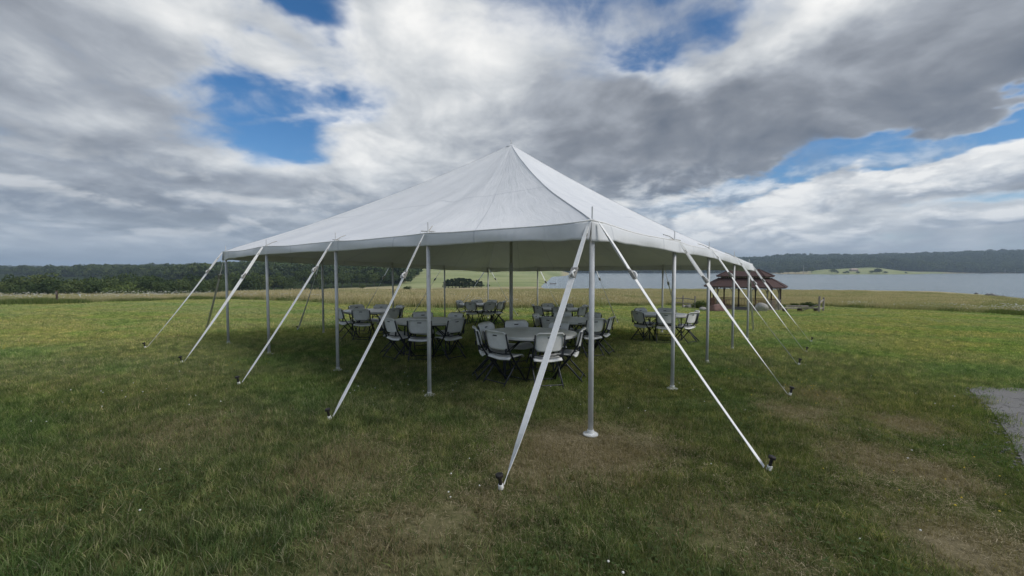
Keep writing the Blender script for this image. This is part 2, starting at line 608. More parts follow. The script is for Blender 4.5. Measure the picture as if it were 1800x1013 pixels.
def pbr(name, color, rough=0.6, metal=0.0, var=0.12, vscale=6.0, bump=0.0, bscale=30.0, spec=0.5, dirt=None, coords='Object', dscale=3.0, damt=0.5):
    m, nb, out = new_mat(name)
    tc = nb.new('ShaderNodeTexCoord').outputs[coords]
    n1 = nb.noise(tc, vscale, 5, 0.6)
    c = nb.mix(nb.mapr(n1, 0.3, 0.7), tuple(q * (1 - var) for q in color), tuple(min(1, q * (1 + var)) for q in color))
    if dirt:
        n2 = nb.noise(nb.vm('ADD', tc, (3.1, 7.7, 1.3)), dscale, 6, 0.65)
        c = nb.mix(nb.m('MULTIPLY', nb.mapr(n2, 0.5, 0.75), damt), c, dirt)
    p = nb.new('ShaderNodeBsdfPrincipled')
    nb.put(p.inputs['Base Color'], c)
    p.inputs['Metallic'].default_value = metal
    nb.put(p.inputs['Roughness'], nb.mapr(nb.noise(tc, vscale * 2.3, 4, 0.6), 0.2, 0.8, max(0.05, rough - .1), min(1, rough + .1)))
    p.inputs['Specular IOR Level'].default_value = spec
    if bump:
        b = nb.new('ShaderNodeBump')
        b.inputs['Strength'].default_value = bump
        b.inputs['Distance'].default_value = 0.02
        nb.put(b.inputs['Height'], nb.noise(tc, bscale, 5, 0.6))
        nb.l.new(b.outputs[0], p.inputs['Normal'])
    nb.l.new(p.outputs[0], out.inputs[0])
    return m


M = {}
M['plastic'] = pbr('chair_plastic', (.85, .845, .82), .40, var=.05, vscale=9, bump=.04, bscale=220, dirt=(.36, .35, .32), damt=.25)
M['table'] = pbr('table_plastic', (.80, .80, .775), .38, var=.04, vscale=5, bump=.05, bscale=180, dirt=(.36, .35, .32), damt=.25)
M['frame'] = pbr('dark_steel', (.022, .025, .032), .42, metal=.0, var=.2, vscale=14)
M['slot'] = pbr('slot_shadow', (.012, .012, .013), .8)
M['alu'] = pbr('aluminium', (.60, .61, .615), .38, metal=.0, var=.10, vscale=5, dirt=(.33, .33, .32), damt=.45, dscale=5)
M['plate'] = pbr('painted_plate', (.70, .71, .70), .5, var=.06, dirt=(.30, .27, .2), dscale=12, damt=.5)
M['strap'] = pbr('white_webbing', (.88, .88, .87), .8, var=.04, vscale=25, bump=.25, bscale=350, dirt=(.58, .56, .50), dscale=3, damt=.4)
M['rope'] = pbr('dirty_rope', (.42, .40, .35), .9, var=.2, vscale=60, bump=.5, bscale=200)
M['buckle'] = pbr('buckle', (.32, .31, .29), .55, metal=.4, var=.3, vscale=50)
M['stake'] = pbr('iron_stake', (.035, .033, .032), .55, metal=.5, var=.3, vscale=40, dirt=(.09, .06, .04), dscale=30)
M['wood_red'] = pbr('stained_redwood', (.30, .165, .12), .75, var=.35, vscale=10, bump=.3, bscale=40)
M['wood_dark'] = pbr('dark_stained_post', (.085, .058, .048), .75, var=.3, vscale=12, bump=.3, bscale=40)
M['wood_grey'] = pbr('weathered_wood', (.27, .24, .21), .85, var=.3, vscale=14, bump=.5, bscale=45)
M['deck'] = pbr('deck_boards', (.20, .185, .165), .85, var=.25, vscale=12, bump=.4)
M['boulder_red'] = pbr('red_granite', (.20, .115, .10), .8, var=.35, vscale=3.5, bump=.8, bscale=9, dirt=(.12, .11, .09), damt=.6)
M['boulder_pale'] = pbr('pale_limestone', (.34, .325, .30), .85, var=.2, vscale=3, bump=.8, bscale=8, dirt=(.25, .24, .22), damt=.6)
M['white_wall'] = pbr('white_siding', (.72, .72, .70), .7)
M['tan_roof'] = pbr('tan_roof', (.46, .36, .30), .8)
M['tan_wall'] = pbr('tan_wall', (.40, .33, .27), .8)
M['steel_far'] = pbr('galvanised_mast', (.55, .56, .57), .5)
M['bark'] = pbr('bark', (.10, .085, .07), .9, var=.3, vscale=4, bump=.6, bscale=12)
M['bark_pale'] = pbr('pale_dead_bark', (.42, .40, .37), .9, var=.2, vscale=4)
M['rock'] = pbr('shore_rock', (.20, .19, .18), .85, var=.4, vscale=.8, bump=.8, bscale=3)
M['petal'] = pbr('white_petals', (.72, .72, .66), .8, var=.06)
M['yellow'] = pbr('yellow_petals', (.72, .52, .04), .7, var=.1)


def roofing():
    m, nb, out = new_mat('brown_red_shingles')
    tc = nb.new('ShaderNodeTexCoord').outputs['Object']
    br = nb.new('ShaderNodeTexNoise')
    n1 = nb.noise(tc, 18, 4, 0.7)
    c = nb.ramp(n1, [(.3, (.060, .036, .034)), (.5, (.092, .054, .049)), (.72, (.13, .078, .07))])
    p = nb.new('ShaderNodeBsdfPrincipled')
    nb.put(p.inputs['Base Color'], c)
    p.inputs['Roughness'].default_value = .85
    nb.l.new(p.outputs[0], out.inputs[0])
    nb.n.remove(br)
    return m


M['shingle'] = roofing()


def vinyl(name='tent_vinyl', k=1.0):
    """white blockout tent vinyl with welded seams and fine creases"""
    m, nb, out = new_mat(name)
    tc = nb.new('ShaderNodeTexCoord').outputs['Object']
    ua = nb.new('ShaderNodeAttribute', attribute_name='bl').outputs['Color']
    su, tv, _ = nb.sep(ua)[:3]           # su: metres along the side, tv: metres up the slope
    n1 = nb.noise(tc, 1.3, 6, 0.65)
    c = nb.mix(nb.mapr(n1, .35, .7), (.75, .765, .78), (.82, .83, .84))
    n2 = nb.noise(nb.vm('MULTIPLY', tc, (1.0, 1.0, 3.0)), 5.0, 6, 0.7)
    c = nb.mix(nb.m('MULTIPLY', nb.mapr(n2, .56, .8), .10), c, (.58, .58, .55))
    # welded seams every 1.55 m along the side: a double thickness, slightly greyer
    fr = nb.m('FRACT', nb.m('DIVIDE', su, 1.56))
    seam = nb.m('LESS_THAN', fr, .016)
    fr2 = nb.m('LESS_THAN', nb.m('ABSOLUTE', nb.m('SUBTRACT', tv, 2.55)), .02)
    seam = nb.m('MAXIMUM', seam, fr2)
    c = nb.mix(nb.m('MULTIPLY', seam, .65), c, (.56, .58, .61))
    p = nb.new('ShaderNodeBsdfPrincipled')
    nb.put(p.inputs['Base Color'], c if k == 1.0 else nb.mix(1.0, c, (k, k, k * .97), 'MULTIPLY'))
    p.inputs['Roughness'].default_value = .48
    p.inputs['Specular IOR Level'].default_value = .35
    b = nb.new('ShaderNodeBump')
    b.inputs['Strength'].default_value = .32
    b.inputs['Distance'].default_value = .04
    wr = nb.noise(nb.vm('MULTIPLY', nb.comb(su, tv, 0.0), (2.4, .55, 1)), 2.0, 5, .55, .6)
    wr2 = nb.noise(nb.comb(nb.m('ADD', su, nb.m('MULTIPLY', tv, .8)), nb.m('MULTIPLY', tv, .25), 0.0), 5.5, 4, .5, .5)
    h = nb.m('ADD', wr, nb.m('MULTIPLY', wr2, .35))
    h = nb.m('ADD', h, nb.m('MULTIPLY', seam, .18))
    nb.put(b.inputs['Height'], h)
    nb.l.new(b.outputs[0], p.inputs['Normal'])
    # a little daylight comes through the fabric
    tr = nb.new('ShaderNodeBsdfTranslucent')
    tr.inputs[0].default_value = (.80, .82, .74, 1)
    mx = nb.new('ShaderNodeMixShader')
    mx.inputs[0].default_value = .030
    nb.l.new(p.outputs[0], mx.inputs[1])
    nb.l.new(tr.outputs[0], mx.inputs[2])
    nb.l.new(mx.outputs[0], out.inputs[0])
    return m


M['vinyl'] = vinyl()


def leafy(name, stops, straw=None, trans=.35, attr_h=True, patch=None, rnd_obj=.0, rough=.7):
    """blades and leaves: colour by a per-blade random value, with patches by position on the ground"""
    m, nb, out = new_mat(name)
    at = nb.new('ShaderNodeAttribute', attribute_name='bl').outputs['Color']
    r, h, k = nb.sep(at)[:3]
    pos = nb.new('ShaderNodeNewGeometry').outputs['Position']
    v = r
    if rnd_obj:
        orr = nb.new('ShaderNodeObjectInfo').outputs['Random']
        v = nb.m('ADD', nb.m('MULTIPLY', r, 1 - rnd_obj), nb.m('MULTIPLY', orr, rnd_obj))
    c = nb.ramp(v, stops)
    if patch:
        c = patch(nb, pos, c, r, h)
    d = nb.new('ShaderNodeBsdfDiffuse')
    nb.put(d.inputs[0], c)
    t = nb.new('ShaderNodeBsdfTranslucent')
    nb.put(t.inputs[0], nb.mix(1.0, c, (1.0, 1.05, .55), 'MULTIPLY'))
    mx = nb.new('ShaderNodeMixShader')
    mx.inputs[0].default_value = trans
    nb.l.new(d.outputs[0], mx.inputs[1])
    nb.l.new(t.outputs[0], mx.inputs[2])
    nb.l.new(mx.outputs[0], out.inputs[0])
    return m


# ------------------------------------------------------------------ the lawn's far edge (mown grass meets meadow)
EDGE_PX = [(-250, 548), (0, 536), (100, 534.5), (150, 533), (250, 529.5), (330, 527), (400, 526), (480, 528), (613, 535), (700, 540), (800, 541.5),
           (900, 542), (1000, 541), (1100, 538), (1180, 537), (1250, 538.5), (1315, 538.5), (1400, 540), (1450, 538.5), (1600, 545.5), (1800, 556), (2100, 572)]
_e = np.array([ground(*q)[:2] for q in EDGE_PX])
EDGE_A, EDGE_R = np.arctan2(_e[:, 0], _e[:, 1]), np.hypot(_e[:, 0], _e[:, 1])


def edge_r(a):
    return np.interp(a, EDGE_A, EDGE_R) + 0.0


# asphalt drive end at the right
PATH_PX = [(1704, 686), (1718, 700), (1738, 716), (1752, 734), (1764, 752), (1778, 775), (1792, 800), (1806, 830)]
PATH_L = [ground(*q)[:2] for q in PATH_PX]
_pa, _pb = ground(1712, 680)[:2], ground(1810, 684)[:2]
PATH_POLY = [tuple(p) for p in PATH_L] + [(5.6, 3.0), (12.0, 3.0), (16, 7.2), (_pb[0] + 2.5, _pb[1] - .1), tuple(_pb), tuple(_pa)]


def in_poly(x, y, poly):
    x, y = np.asarray(x), np.asarray(y)
    ins = np.zeros(x.shape, bool)
    n = len(poly)
    for i in range(n):
        x0, y0 = poly[i]
        x1, y1 = poly[(i + 1) % n]
        c = ((y0 > y) != (y1 > y)) & (x < (x1 - x0) * (y - y0) / (y1 - y0 + 1e-12) + x0)
        ins ^= c
    return ins


# worn, straw-coloured places in the lawn: (x, y, radius, strength)
WORN = [(*ground(px, py)[:2], r, s) for px, py, r, s in (
    (1025, 790, .75, 1.0), (1085, 800, .45, .8), (950, 830, .45, .8), (830, 900, .40, .6), (1595, 748, .42, .9), (1545, 810, .42, .8), (1650, 835, .40, .9),
    (1720, 960, .42, 1.0), (1760, 1000, .35, 1.0), (1400, 725, .45, .7), (600, 820, .6, .55), (690, 960, .5, .6), (330, 760, .8, .4), (1290, 930, .5, .5),
    (1440, 700, .6, .6), (900, 760, .5, .4))]


def worn_np(x, y):
    w = np.zeros_like(np.asarray(x, float))
    for (cx, cy_, r, s) in WORN:
        w = np.maximum(w, s * np.clip(1 - ((x - cx)**2 + (y - cy_)**2) / (2.2 * r)**2, 0, 1)**2)
    return w


def worn_nodes(nb, pos):
    tot = None
    wob = nb.noise(pos, 2.6, 3, .6, out='Color')
    pp = nb.vm('ADD', pos, nb.vm('SCALE', nb.vm('SUBTRACT', wob, (.5, .5, .5)), .8))
    for (cx, cy_, r, s) in WORN:
        d = nb.vm('DISTANCE', nb.vm('MULTIPLY', pp, (1, 1, 0)), (cx, cy_, 0), out=1)
        g = nb.m('MULTIPLY', nb.mapr(d, r * .2, r * 1.5, 1, 0), s)
        tot = g if tot is None else nb.m('MAXIMUM', tot, g)
    return tot


# ------------------------------------------------------------------ ground sheet
def ground_mat():
    m, nb, out = new_mat('ground_soil_and_turf')
    pos = nb.new('ShaderNodeNewGeometry').outputs['Position']
    z = nb.new('ShaderNodeAttribute', attribute_name='bl').outputs['Color']
    zm, zf, zg = nb.sep(z)[:3]
    n1 = nb.noise(pos, .55, 6, .65)
    n2 = nb.noise(pos, 9.0, 6, .7)
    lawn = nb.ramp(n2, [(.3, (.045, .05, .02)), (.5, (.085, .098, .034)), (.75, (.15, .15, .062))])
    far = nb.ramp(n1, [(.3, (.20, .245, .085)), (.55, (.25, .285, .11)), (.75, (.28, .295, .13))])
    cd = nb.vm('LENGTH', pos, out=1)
    lawn = nb.mix(nb.mapr(cd, 12, 34), lawn, far)  # turf colour brightens away from the camera, standing in for sun out there
    w = worn_nodes(nb, pos)
    lawn = nb.mix(nb.m('MULTIPLY', w, .85), lawn, nb.ramp(n2, [(.3, (.12, .10, .06)), (.7, (.30, .25, .155))]))
    n3 = nb.noise(nb.vm('MULTIPLY', pos, (.035, .10, .0)), 1.0, 7, .62)
    mead = nb.ramp(n3, [(.30, (.27, .285, .135)), (.45, (.38, .34, .20)), (.60, (.46, .38, .24)), (.72, (.31, .32, .16))])
    n4 = nb.noise(pos, .05, 5, .6)
    fo = nb.ramp(n4, [(.3, (.028, .042, .018)), (.7, (.050, .066, .026))])
    gr = nb.ramp(nb.noise(pos, .02, 6, .6), [(.3, (.24, .28, .13)), (.5, (.32, .35, .17)), (.7, (.38, .38, .21))])
    c = nb.mix(zm, lawn, mead)
    c = nb.mix(zf, c, fo)
    hd = nb.noise(nb.vm('MULTIPLY', pos, (.006, .03, 0)), 1.0, 5, .6)
    gr = nb.mix(nb.mapr(hd, .53, .60, 0, .5), gr, (.15, .19, .08))
    c = nb.mix(zg, c, gr)
    p = nb.new('ShaderNodeBsdfDiffuse')
    nb.put(p.inputs[0], c)
    b = nb.new('ShaderNodeBump')
    b.inputs['Strength'].default_value = .6
    b.inputs['Distance'].default_value = .03
    nb.put(b.inputs['Height'], n2)
    nb.l.new(b.outputs[0], p.inputs['Normal'])
    nb.l.new(p.outputs[0], out.inputs[0])
    return m


_aa = np.radians(np.concatenate([np.arange(-180, -66, 4.0), np.arange(-66, 66, .5), np.arange(66, 180, 4.0)]))
_rr = np.concatenate([[0.0], np.exp(np.linspace(math.log(.6), math.log(6500), 210))])
A_, R_ = np.meshgrid(_aa, _rr)
X_, Y_ = R_ * np.sin(A_), R_ * np.cos(A_)
Z_ = terr(X_.ravel(), Y_.ravel()).reshape(X_.shape)
pxk = 900 + FPX * np.tan(np.clip(A_, -1.2, 1.2))
dep = R_ * np.cos(A_)
er = edge_r(A_)
FOREST_N = ([-400, 0, 200, 330, 400, 500, 600, 700, 735, 745], [112, 112, 118, 150, 190, 235, 265, 275, 420, 9e9])   # nearest depth of wood by pixel column


def zones(x, y):
    a, r = np.arctan2(x, y), np.hypot(x, y)
    px = 900 + FPX * np.tan(np.clip(a, -1.2, 1.2))
    d = r * np.cos(a)
    zm = sstep(-.4, .5, r - edge_r(a))
    fl = (px < 745) & (d > np.interp(px, *FOREST_N) - 4) & (d > 0)
    fr_ = (px > 985) & (d > 1345) & ~((px > 1425) & (px < 1660) & (d < 1345))
    pen = (px > 1425) & (px < 1665) & (d > 900) & (d < 1345)
    hill = (px >= 700) & (px < 990) & (d > 245) & ~fl
    return zm, (fl | fr_).astype(float), (pen | hill).astype(float)


zm, zf, zg = zones(X_, Y_)
nA, nR = len(_aa), len(_rr)
idx = np.arange(nA * nR).reshape(nR, nA)
q = []
i0, i1 = idx[:-1, :], idx[1:, :]
F_ = np.stack([i0, np.roll(i0, -1, 1), np.roll(i1, -1, 1), i1], -1).reshape(-1, 4)
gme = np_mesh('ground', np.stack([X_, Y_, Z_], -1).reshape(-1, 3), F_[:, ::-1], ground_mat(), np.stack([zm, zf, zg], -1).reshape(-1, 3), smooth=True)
gob = bpy.data.objects.new('ground', gme)
COL.objects.link(gob)
tag(gob, kind='structure')

# ------------------------------------------------------------------ lake
def water_mat():
    m, nb, out = new_mat('lake_water')
    pos = nb.new('ShaderNodeNewGeometry').outputs['Position']
    p = nb.new('ShaderNodeBsdfPrincipled')
    nb.put(p.inputs['Base Color'], nb.ramp(nb.noise(nb.vm('MULTIPLY', pos, (.004, .012, 0)), 1.0, 5, .6), [(.35, (.15, .195, .205)), (.65, (.20, .245, .25))]))
    p.inputs['Roughness'].default_value = .16
    p.inputs['IOR'].default_value = 1.33
    b = nb.new('ShaderNodeBump')
    b.inputs['Strength'].default_value = .9
    b.inputs['Distance'].default_value = .35
    nb.put(b.inputs['Height'], nb.m('ADD', nb.noise(nb.vm('MULTIPLY', pos, (.35, 1.0, 0)), .5, 5, .65), nb.m('MULTIPLY', nb.noise(nb.vm('MULTIPLY', pos, (.02, .12, 0)), 1, 4, .6), 1.5)))
    nb.l.new(b.outputs[0], p.inputs['Normal'])
    nb.l.new(p.outputs[0], out.inputs[0])
    return m


LZ = CAMZ - 10.0
lake = MB().add([(-20, 90, LZ), (6000, 90, LZ), (6000, 3200, LZ), (-20, 3200, LZ)], [(0, 1, 2, 3)]).build('lake_water', water_mat())
tag(lake, kind='structure')


# ------------------------------------------------------------------ asphalt
def asphalt():
    m, nb, out = new_mat('weathered_asphalt')
    pos = nb.new('ShaderNodeNewGeometry').outputs['Position']
    n1 = nb.noise(pos, 90, 4, .7)
    n2 = nb.noise(pos, 2.2, 6, .65)
    vo = nb.new('ShaderNodeTexVoronoi', feature='DISTANCE_TO_EDGE')
    nb.put(vo.inputs['Vector'], nb.vm('ADD', pos, nb.vm('SCALE', nb.noise(pos, 3, 4, .6, out='Color'), .5)))
    vo.inputs['Scale'].default_value = 1.1
    crack = nb.mapr(vo.outputs['Distance'], .0, .02, 1, 0)
    c = nb.ramp(n1, [(.28, (.15, .145, .138)), (.5, (.20, .194, .187)), (.75, (.26, .253, .245))])
    c = nb.mix(nb.mapr(n2, .35, .7, 0, .45), c, (.15, .145, .135))
    c = nb.mix(nb.m('MULTIPLY', crack, .45), c, (.07, .068, .06))
    p = nb.new('ShaderNodeBsdfPrincipled')
    nb.put(p.inputs['Base Color'], c)
    p.inputs['Roughness'].default_value = .9
    b = nb.new('ShaderNodeBump')
    b.inputs['Strength'].default_value = .7
    b.inputs['Distance'].default_value = .012
    nb.put(b.inputs['Height'], nb.m('SUBTRACT', n1, nb.m('MULTIPLY', crack, 1.5)))
    nb.l.new(b.outputs[0], p.inputs['Normal'])
    nb.l.new(p.outputs[0], out.inputs[0])
    return m


bm = bmesh.new()
_n = len(PATH_POLY)
_ring = []
for i in range(_n):                        # ragged broken edge
    p0, p1 = np.array(PATH_POLY[i]), np.array(PATH_POLY[(i + 1) % _n])
    k = max(1, int(np.hypot(*(p1 - p0)) / .12))
    for j in range(k):
        q_ = p0 + (p1 - p0) * j / k
        q_ = q_ + (vnoise(q_[0], q_[1], 6.0) - .5) * .10
        _ring.append(bm.verts.new((q_[0], q_[1], tz(q_[0], q_[1]) + .006)))
_fc = bm.faces.new(_ring)
bmesh.ops.triangulate(bm, faces=[_fc])
_me = bpy.data.meshes.new('asphalt_path')
bm.to_mesh(_me)
bm.free()
if _me.polygons[0].normal.z < 0:
    _me.flip_normals()
_me.materials.append(asphalt())
_o = bpy.data.objects.new('asphalt_path', _me)
COL.objects.link(_o)
md = _o.modifiers.new('thickness', 'SOLIDIFY')
md.thickness = .05
tag(_o, kind='structure')

# ------------------------------------------------------------------ lawn grass: small patches of modelled blades, spread over the turf
def lawn_tint(nb, pos, c, r, h):
    n1 = nb.noise(pos, .42, 5, .62)
    n2 = nb.noise(nb.vm('ADD', pos, (31., 7., 0.)), 1.7, 4, .6)
    n3 = nb.noise(nb.vm('MULTIPLY', pos, (.10, .22, 0)), 1.0, 4, .6)
    c = nb.mix(nb.mapr(n3, .35, .65, 0, .55), c, nb.mix(1.0, c, (1.35, 1.12, .74), 'MULTIPLY'))
    # sunlight on the far lawn painted in: blades lighter, yellower with camera distance
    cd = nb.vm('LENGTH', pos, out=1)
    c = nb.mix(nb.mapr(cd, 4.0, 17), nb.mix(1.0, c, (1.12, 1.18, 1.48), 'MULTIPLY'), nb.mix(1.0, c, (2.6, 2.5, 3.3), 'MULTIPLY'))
    dark = nb.mix(1.0, c, (.66, .90, .72), 'MULTIPLY')
    c = nb.mix(nb.mapr(n1, .47, .62, 0, .8), c, dark)
    # clumps a hand or two wide
    n4 = nb.noise(nb.vm('ADD', pos, (5., 17., 0.)), 5.5, 3, .55)
    c = nb.mix(nb.mapr(n4, .36, .52, .65, 0), c, nb.mix(1.0, c, (.42, .48, .52), 'MULTIPLY'))
    c = nb.mix(nb.mapr(n4, .52, .68, 0, .8), c, nb.mix(1.0, c, (1.75, 1.6, 1.55), 'MULTIPLY'))
    dry = nb.m('MULTIPLY', nb.mapr(n2, .50, .66), nb.mapr(n1, .60, .42))
    w = worn_nodes(nb, pos)
    k = nb.m('MAXIMUM', nb.m('MULTIPLY', dry, .36), nb.m('MULTIPLY', w, 1.0))
    # only some of the blades are dead, more of them where the turf is worn
    k = nb.m('MULTIPLY', nb.mapr(nb.m('ADD', k, nb.m('MULTIPLY', nb.m('FRACT', nb.m('MULTIPLY', r, 17.3)), .75)), .72, .95), .9)
    straw = nb.mix(r, (.23, .19, .112), (.40, .33, .205))
    c = nb.mix(k, c, straw)
    # pale sheath at the foot of each blade
    return nb.mix(nb.mapr(h, .30, .0, 0, .45), c, (.12, .11, .055))


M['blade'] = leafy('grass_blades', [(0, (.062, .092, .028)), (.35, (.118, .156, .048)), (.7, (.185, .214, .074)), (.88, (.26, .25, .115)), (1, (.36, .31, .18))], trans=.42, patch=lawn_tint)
M['clover'] = leafy('clover_leaves', [(0, (.056, .092, .034)), (.6, (.084, .126, .046)), (1, (.125, .165, .066))], trans=.25)


def blade_patch(name, size, n, h0, h1, w0, w1, seed, segs=2, bend=.6):
    g = np.random.default_rng(seed)
    # denser clumps inside the patch, fading over its border
    x, y = g.normal(0, size * .30, n), g.normal(0, size * .30, n)
    cl = g.random((n // 14, 2)) * size * 1.1 - size * .55
    m_ = g.random(n) < .55
    ci = g.integers(0, len(cl), n)
    x = np.where(m_, cl[ci, 0] + g.normal(0, size * .035, n), x)
    y = np.where(m_, cl[ci, 1] + g.normal(0, size * .035, n), y)
    hh = h0 + (h1 - h0) * g.random(n)**1.4
    ww = w0 + (w1 - w0) * g.random(n)
    th = g.random(n) * 2 * np.pi
    ld = g.random(n) * 2 * np.pi
    ln = (.15 + bend * g.random(n)**1.2)
    rnd = g.random(n)
    wx, wy = np.cos(th) * ww / 2, np.sin(th) * ww / 2
    V, C, F = [], [], []
    k = segs
    for s in range(k + 1):
        t = s / k
        ox = np.cos(ld) * hh * ln * t**1.7
        oy = np.sin(ld) * hh * ln * t**1.7
        oz = hh * (t - .25 * ln * t * t)
        taper = 1 - t**1.6
        if s < k:
            V += [np.stack([x + ox - wx * taper, y + oy - wy * taper, oz - .004], 1), np.stack([x + ox + wx * taper, y + oy + wy * taper, oz - .004], 1)]
            C += [np.stack([rnd, np.full(n, t), rnd * 0], 1)] * 2
        else:
            V += [np.stack([x + ox, y + oy, oz], 1)]
            C += [np.stack([rnd, np.full(n, t), rnd * 0], 1)]
    V, C = np.concatenate(V), np.concatenate(C)
    i = np.arange(n)
    for s in range(k):
        a, b = i + 2 * s * n, i + (2 * s + 1) * n
        if s < k - 1:
            c, d = i + (2 * s + 2) * n, i + (2 * s + 3) * n
            F += [np.stack([a, b, d], 1), np.stack([a, d, c], 1)]
        else:
            F += [np.stack([a, b, i + 2 * k * n], 1)]
    return bpy.data.objects.new(name, np_mesh(name, V, np.concatenate(F), M['blade'], C))


def jgrid(x0, x1, y0, y1, sp, g):
    xs, ys = np.meshgrid(np.arange(x0, x1, sp), np.arange(y0, y1, sp))
    x, y = xs.ravel() + g.uniform(-.5, .5, xs.size) * sp, ys.ravel() + g.uniform(-.5, .5, xs.size) * sp
    return x, y


def lawn_ok(x, y, grow=.0):
    a, r = np.arctan2(x, y), np.hypot(x, y)
    ok = (r < edge_r(a) + .4) & (np.abs(a) < 1.25)
    return ok & ~in_poly(x, y, PATH_POLY)


def spread(name, label, x, y, srcs, s0, s1, g, dz=0.0, smod=None):
    s = s0 + (s1 - s0) * g.random(len(x))
    if smod is not None:
        s = s * smod
    o = scatter(name, np.stack([x, y, terr(x, y) + dz], 1), g.random(len(x)) * 6.283, s, g.integers(0, len(srcs), len(x)), srcs)
    tag(o, label, 'grass', kind='stuff')
    return o


g = np.random.default_rng(5)
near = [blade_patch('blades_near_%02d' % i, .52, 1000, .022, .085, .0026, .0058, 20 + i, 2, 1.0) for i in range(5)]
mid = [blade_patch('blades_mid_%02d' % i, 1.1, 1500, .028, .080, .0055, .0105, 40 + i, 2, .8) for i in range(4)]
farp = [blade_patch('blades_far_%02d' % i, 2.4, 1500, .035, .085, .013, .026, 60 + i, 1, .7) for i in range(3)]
x, y = jgrid(-22, 22, -1.0, 12.5, .33, g)
k = lawn_ok(x, y) & lawn_ok(x + .20, y) & (np.abs(x) < 1.35 * np.maximum(y, 0) + 3.0)
x, y = x[k], y[k]
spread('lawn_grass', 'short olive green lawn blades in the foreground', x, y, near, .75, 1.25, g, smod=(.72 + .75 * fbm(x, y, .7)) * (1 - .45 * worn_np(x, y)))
x, y = jgrid(-48, 48, 9, 32, .72, g)
r_ = np.hypot(x, y)
k = lawn_ok(x, y) & lawn_ok(x + .45, y - .2) & lawn_ok(x + .2, y + .3) & (r_ > 11.5) & (r_ < 33) & (np.abs(x) < 1.4 * y + 3)
x, y = x[k], y[k]
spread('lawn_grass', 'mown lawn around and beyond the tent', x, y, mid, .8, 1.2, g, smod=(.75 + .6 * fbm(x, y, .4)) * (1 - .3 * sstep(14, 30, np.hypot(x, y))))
x, y = jgrid(-60, 75, 14, 62, 1.6, g)
r_ = np.hypot(x, y)
k = lawn_ok(x, y) & (r_ > 31) & (np.abs(x) < 1.6 * y + 3)
x, y = x[k], y[k]
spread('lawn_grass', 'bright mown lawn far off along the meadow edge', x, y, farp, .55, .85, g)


# dead stems lying flat on the worn ground
def thatch_patch(name, seed, n=260):
    g_ = np.random.default_rng(seed)
    c = np.column_stack([g_.normal(0, .17, n), g_.normal(0, .17, n), .004 + .016 * g_.random(n)])
    a, L, w = g_.random(n) * 6.283, .008 + .018 * g_.random(n), .0009 + .0011 * g_.random(n)
    d = np.column_stack([np.cos(a) * L, np.sin(a) * L, g_.normal(0, .22, n) * L])
    e = np.column_stack([-np.sin(a) * w, np.cos(a) * w, np.zeros(n)])
    V = np.concatenate([c - d - e, c - d + e, c + d])
    i = np.arange(n)
    r = .5 + .5 * g_.random(n)
    C = np.column_stack([r, np.full(n, .9), r * 0])
    return bpy.data.objects.new(name, np_mesh(name, V, np.stack([i, i + n, i + 2 * n], 1), M['thatch'], np.concatenate([C] * 3)))


M['thatch'] = leafy('dead_stems', [(0, (.14, .115, .07)), (.5, (.235, .195, .12)), (.85, (.34, .285, .18)), (1, (.46, .40, .27))], trans=.1)
th_ = [thatch_patch('thatch_%02d' % i, 70 + i) for i in range(3)]
x, y = g.uniform(-9, 9, 7000), g.uniform(1.2, 11, 7000)
k = lawn_ok(x, y) & lawn_ok(x + .3, y) & (np.maximum(worn_np(x, y)**1.6 * .8, .07 * (fbm(x + 3, y, 1.2) > .55)) > g.random(len(x)))
x, y = x[k], y[k]
o = spread('dry_thatch', 'dead straw-coloured stems on the worn places in the lawn', x, y, th_, .8, 1.4, g)
o['category'] = 'thatch'


# coarser tufts standing out of the turf
tf = [blade_patch('tuft_%02d' % i, .18, 40, .04, .10, .0034, .0075, 90 + i, 3, 1.6) for i in range(4)]
x, y = g.uniform(-16, 16, 8000), 1.0 + 11 * g.random(8000)**.8
k = lawn_ok(x, y) & lawn_ok(x + .2, y) & (np.abs(x) < 1.35 * y + 2) & (fbm(x, y + 70, .9) > .44)
x, y = x[k], y[k]
spread('grass_tufts', 'coarse grass tufts standing out of the foreground lawn', x, y, tf, .7, 1.25, g)


# clover and broad-leaved weeds in the turf
def clover_patch(name, seed):
    g = np.random.default_rng(seed)
    n = 46
    V, F, C = [], [], []
    for i in range(n):
        x, y = g.normal(0, .10, 2)
        z = .018 + .03 * g.random()
        a0 = g.random() * 6.28
        L = .004 + .005 * g.random()
        rr = g.random()
        for j in range(3):
            a = a0 + j * 2.094
            d, e = np.array([math.cos(a), math.sin(a), .25]), np.array([-math.sin(a), math.cos(a), 0.0])
            c = np.array([x, y, z])
            b = len(V)
            V += [c, c + d * L * .7 + e * L * .55, c + d * L * 1.25, c + d * L * .7 - e * L * .55]
            F.append((b, b + 1, b + 2, b + 3))
            C += [(rr, .8, 0)] * 4
    return bpy.data.objects.new(name, np_mesh(name, V, F, M['clover'], C))


cl = [clover_patch('clover_%02d' % i, 80 + i) for i in range(3)]
x, y = g.uniform(-9, 9, 2600), g.uniform(1.2, 9.5, 2600)
k = lawn_ok(x, y) & (fbm(x + 40, y, .8) > .56) & (np.abs(x) < 1.35 * y + 2) & (worn_np(x, y) < .35)
x, y = x[k], y[k]
o = spread('clover_patches', 'low dark clover leaves growing among the foreground grass', x, y, cl, .9, 1.7, g)
o['category'] = 'clover'


def dot_flower(name, mat, r, h):
    b = MB()
    b.lathe([(r * .4, h - r * .5), (r, h), (r * .8, h + r * .6), (r * .2, h + r * .9)], n=7)
    return bpy.data.objects.new(name, b.mesh(name, mat))


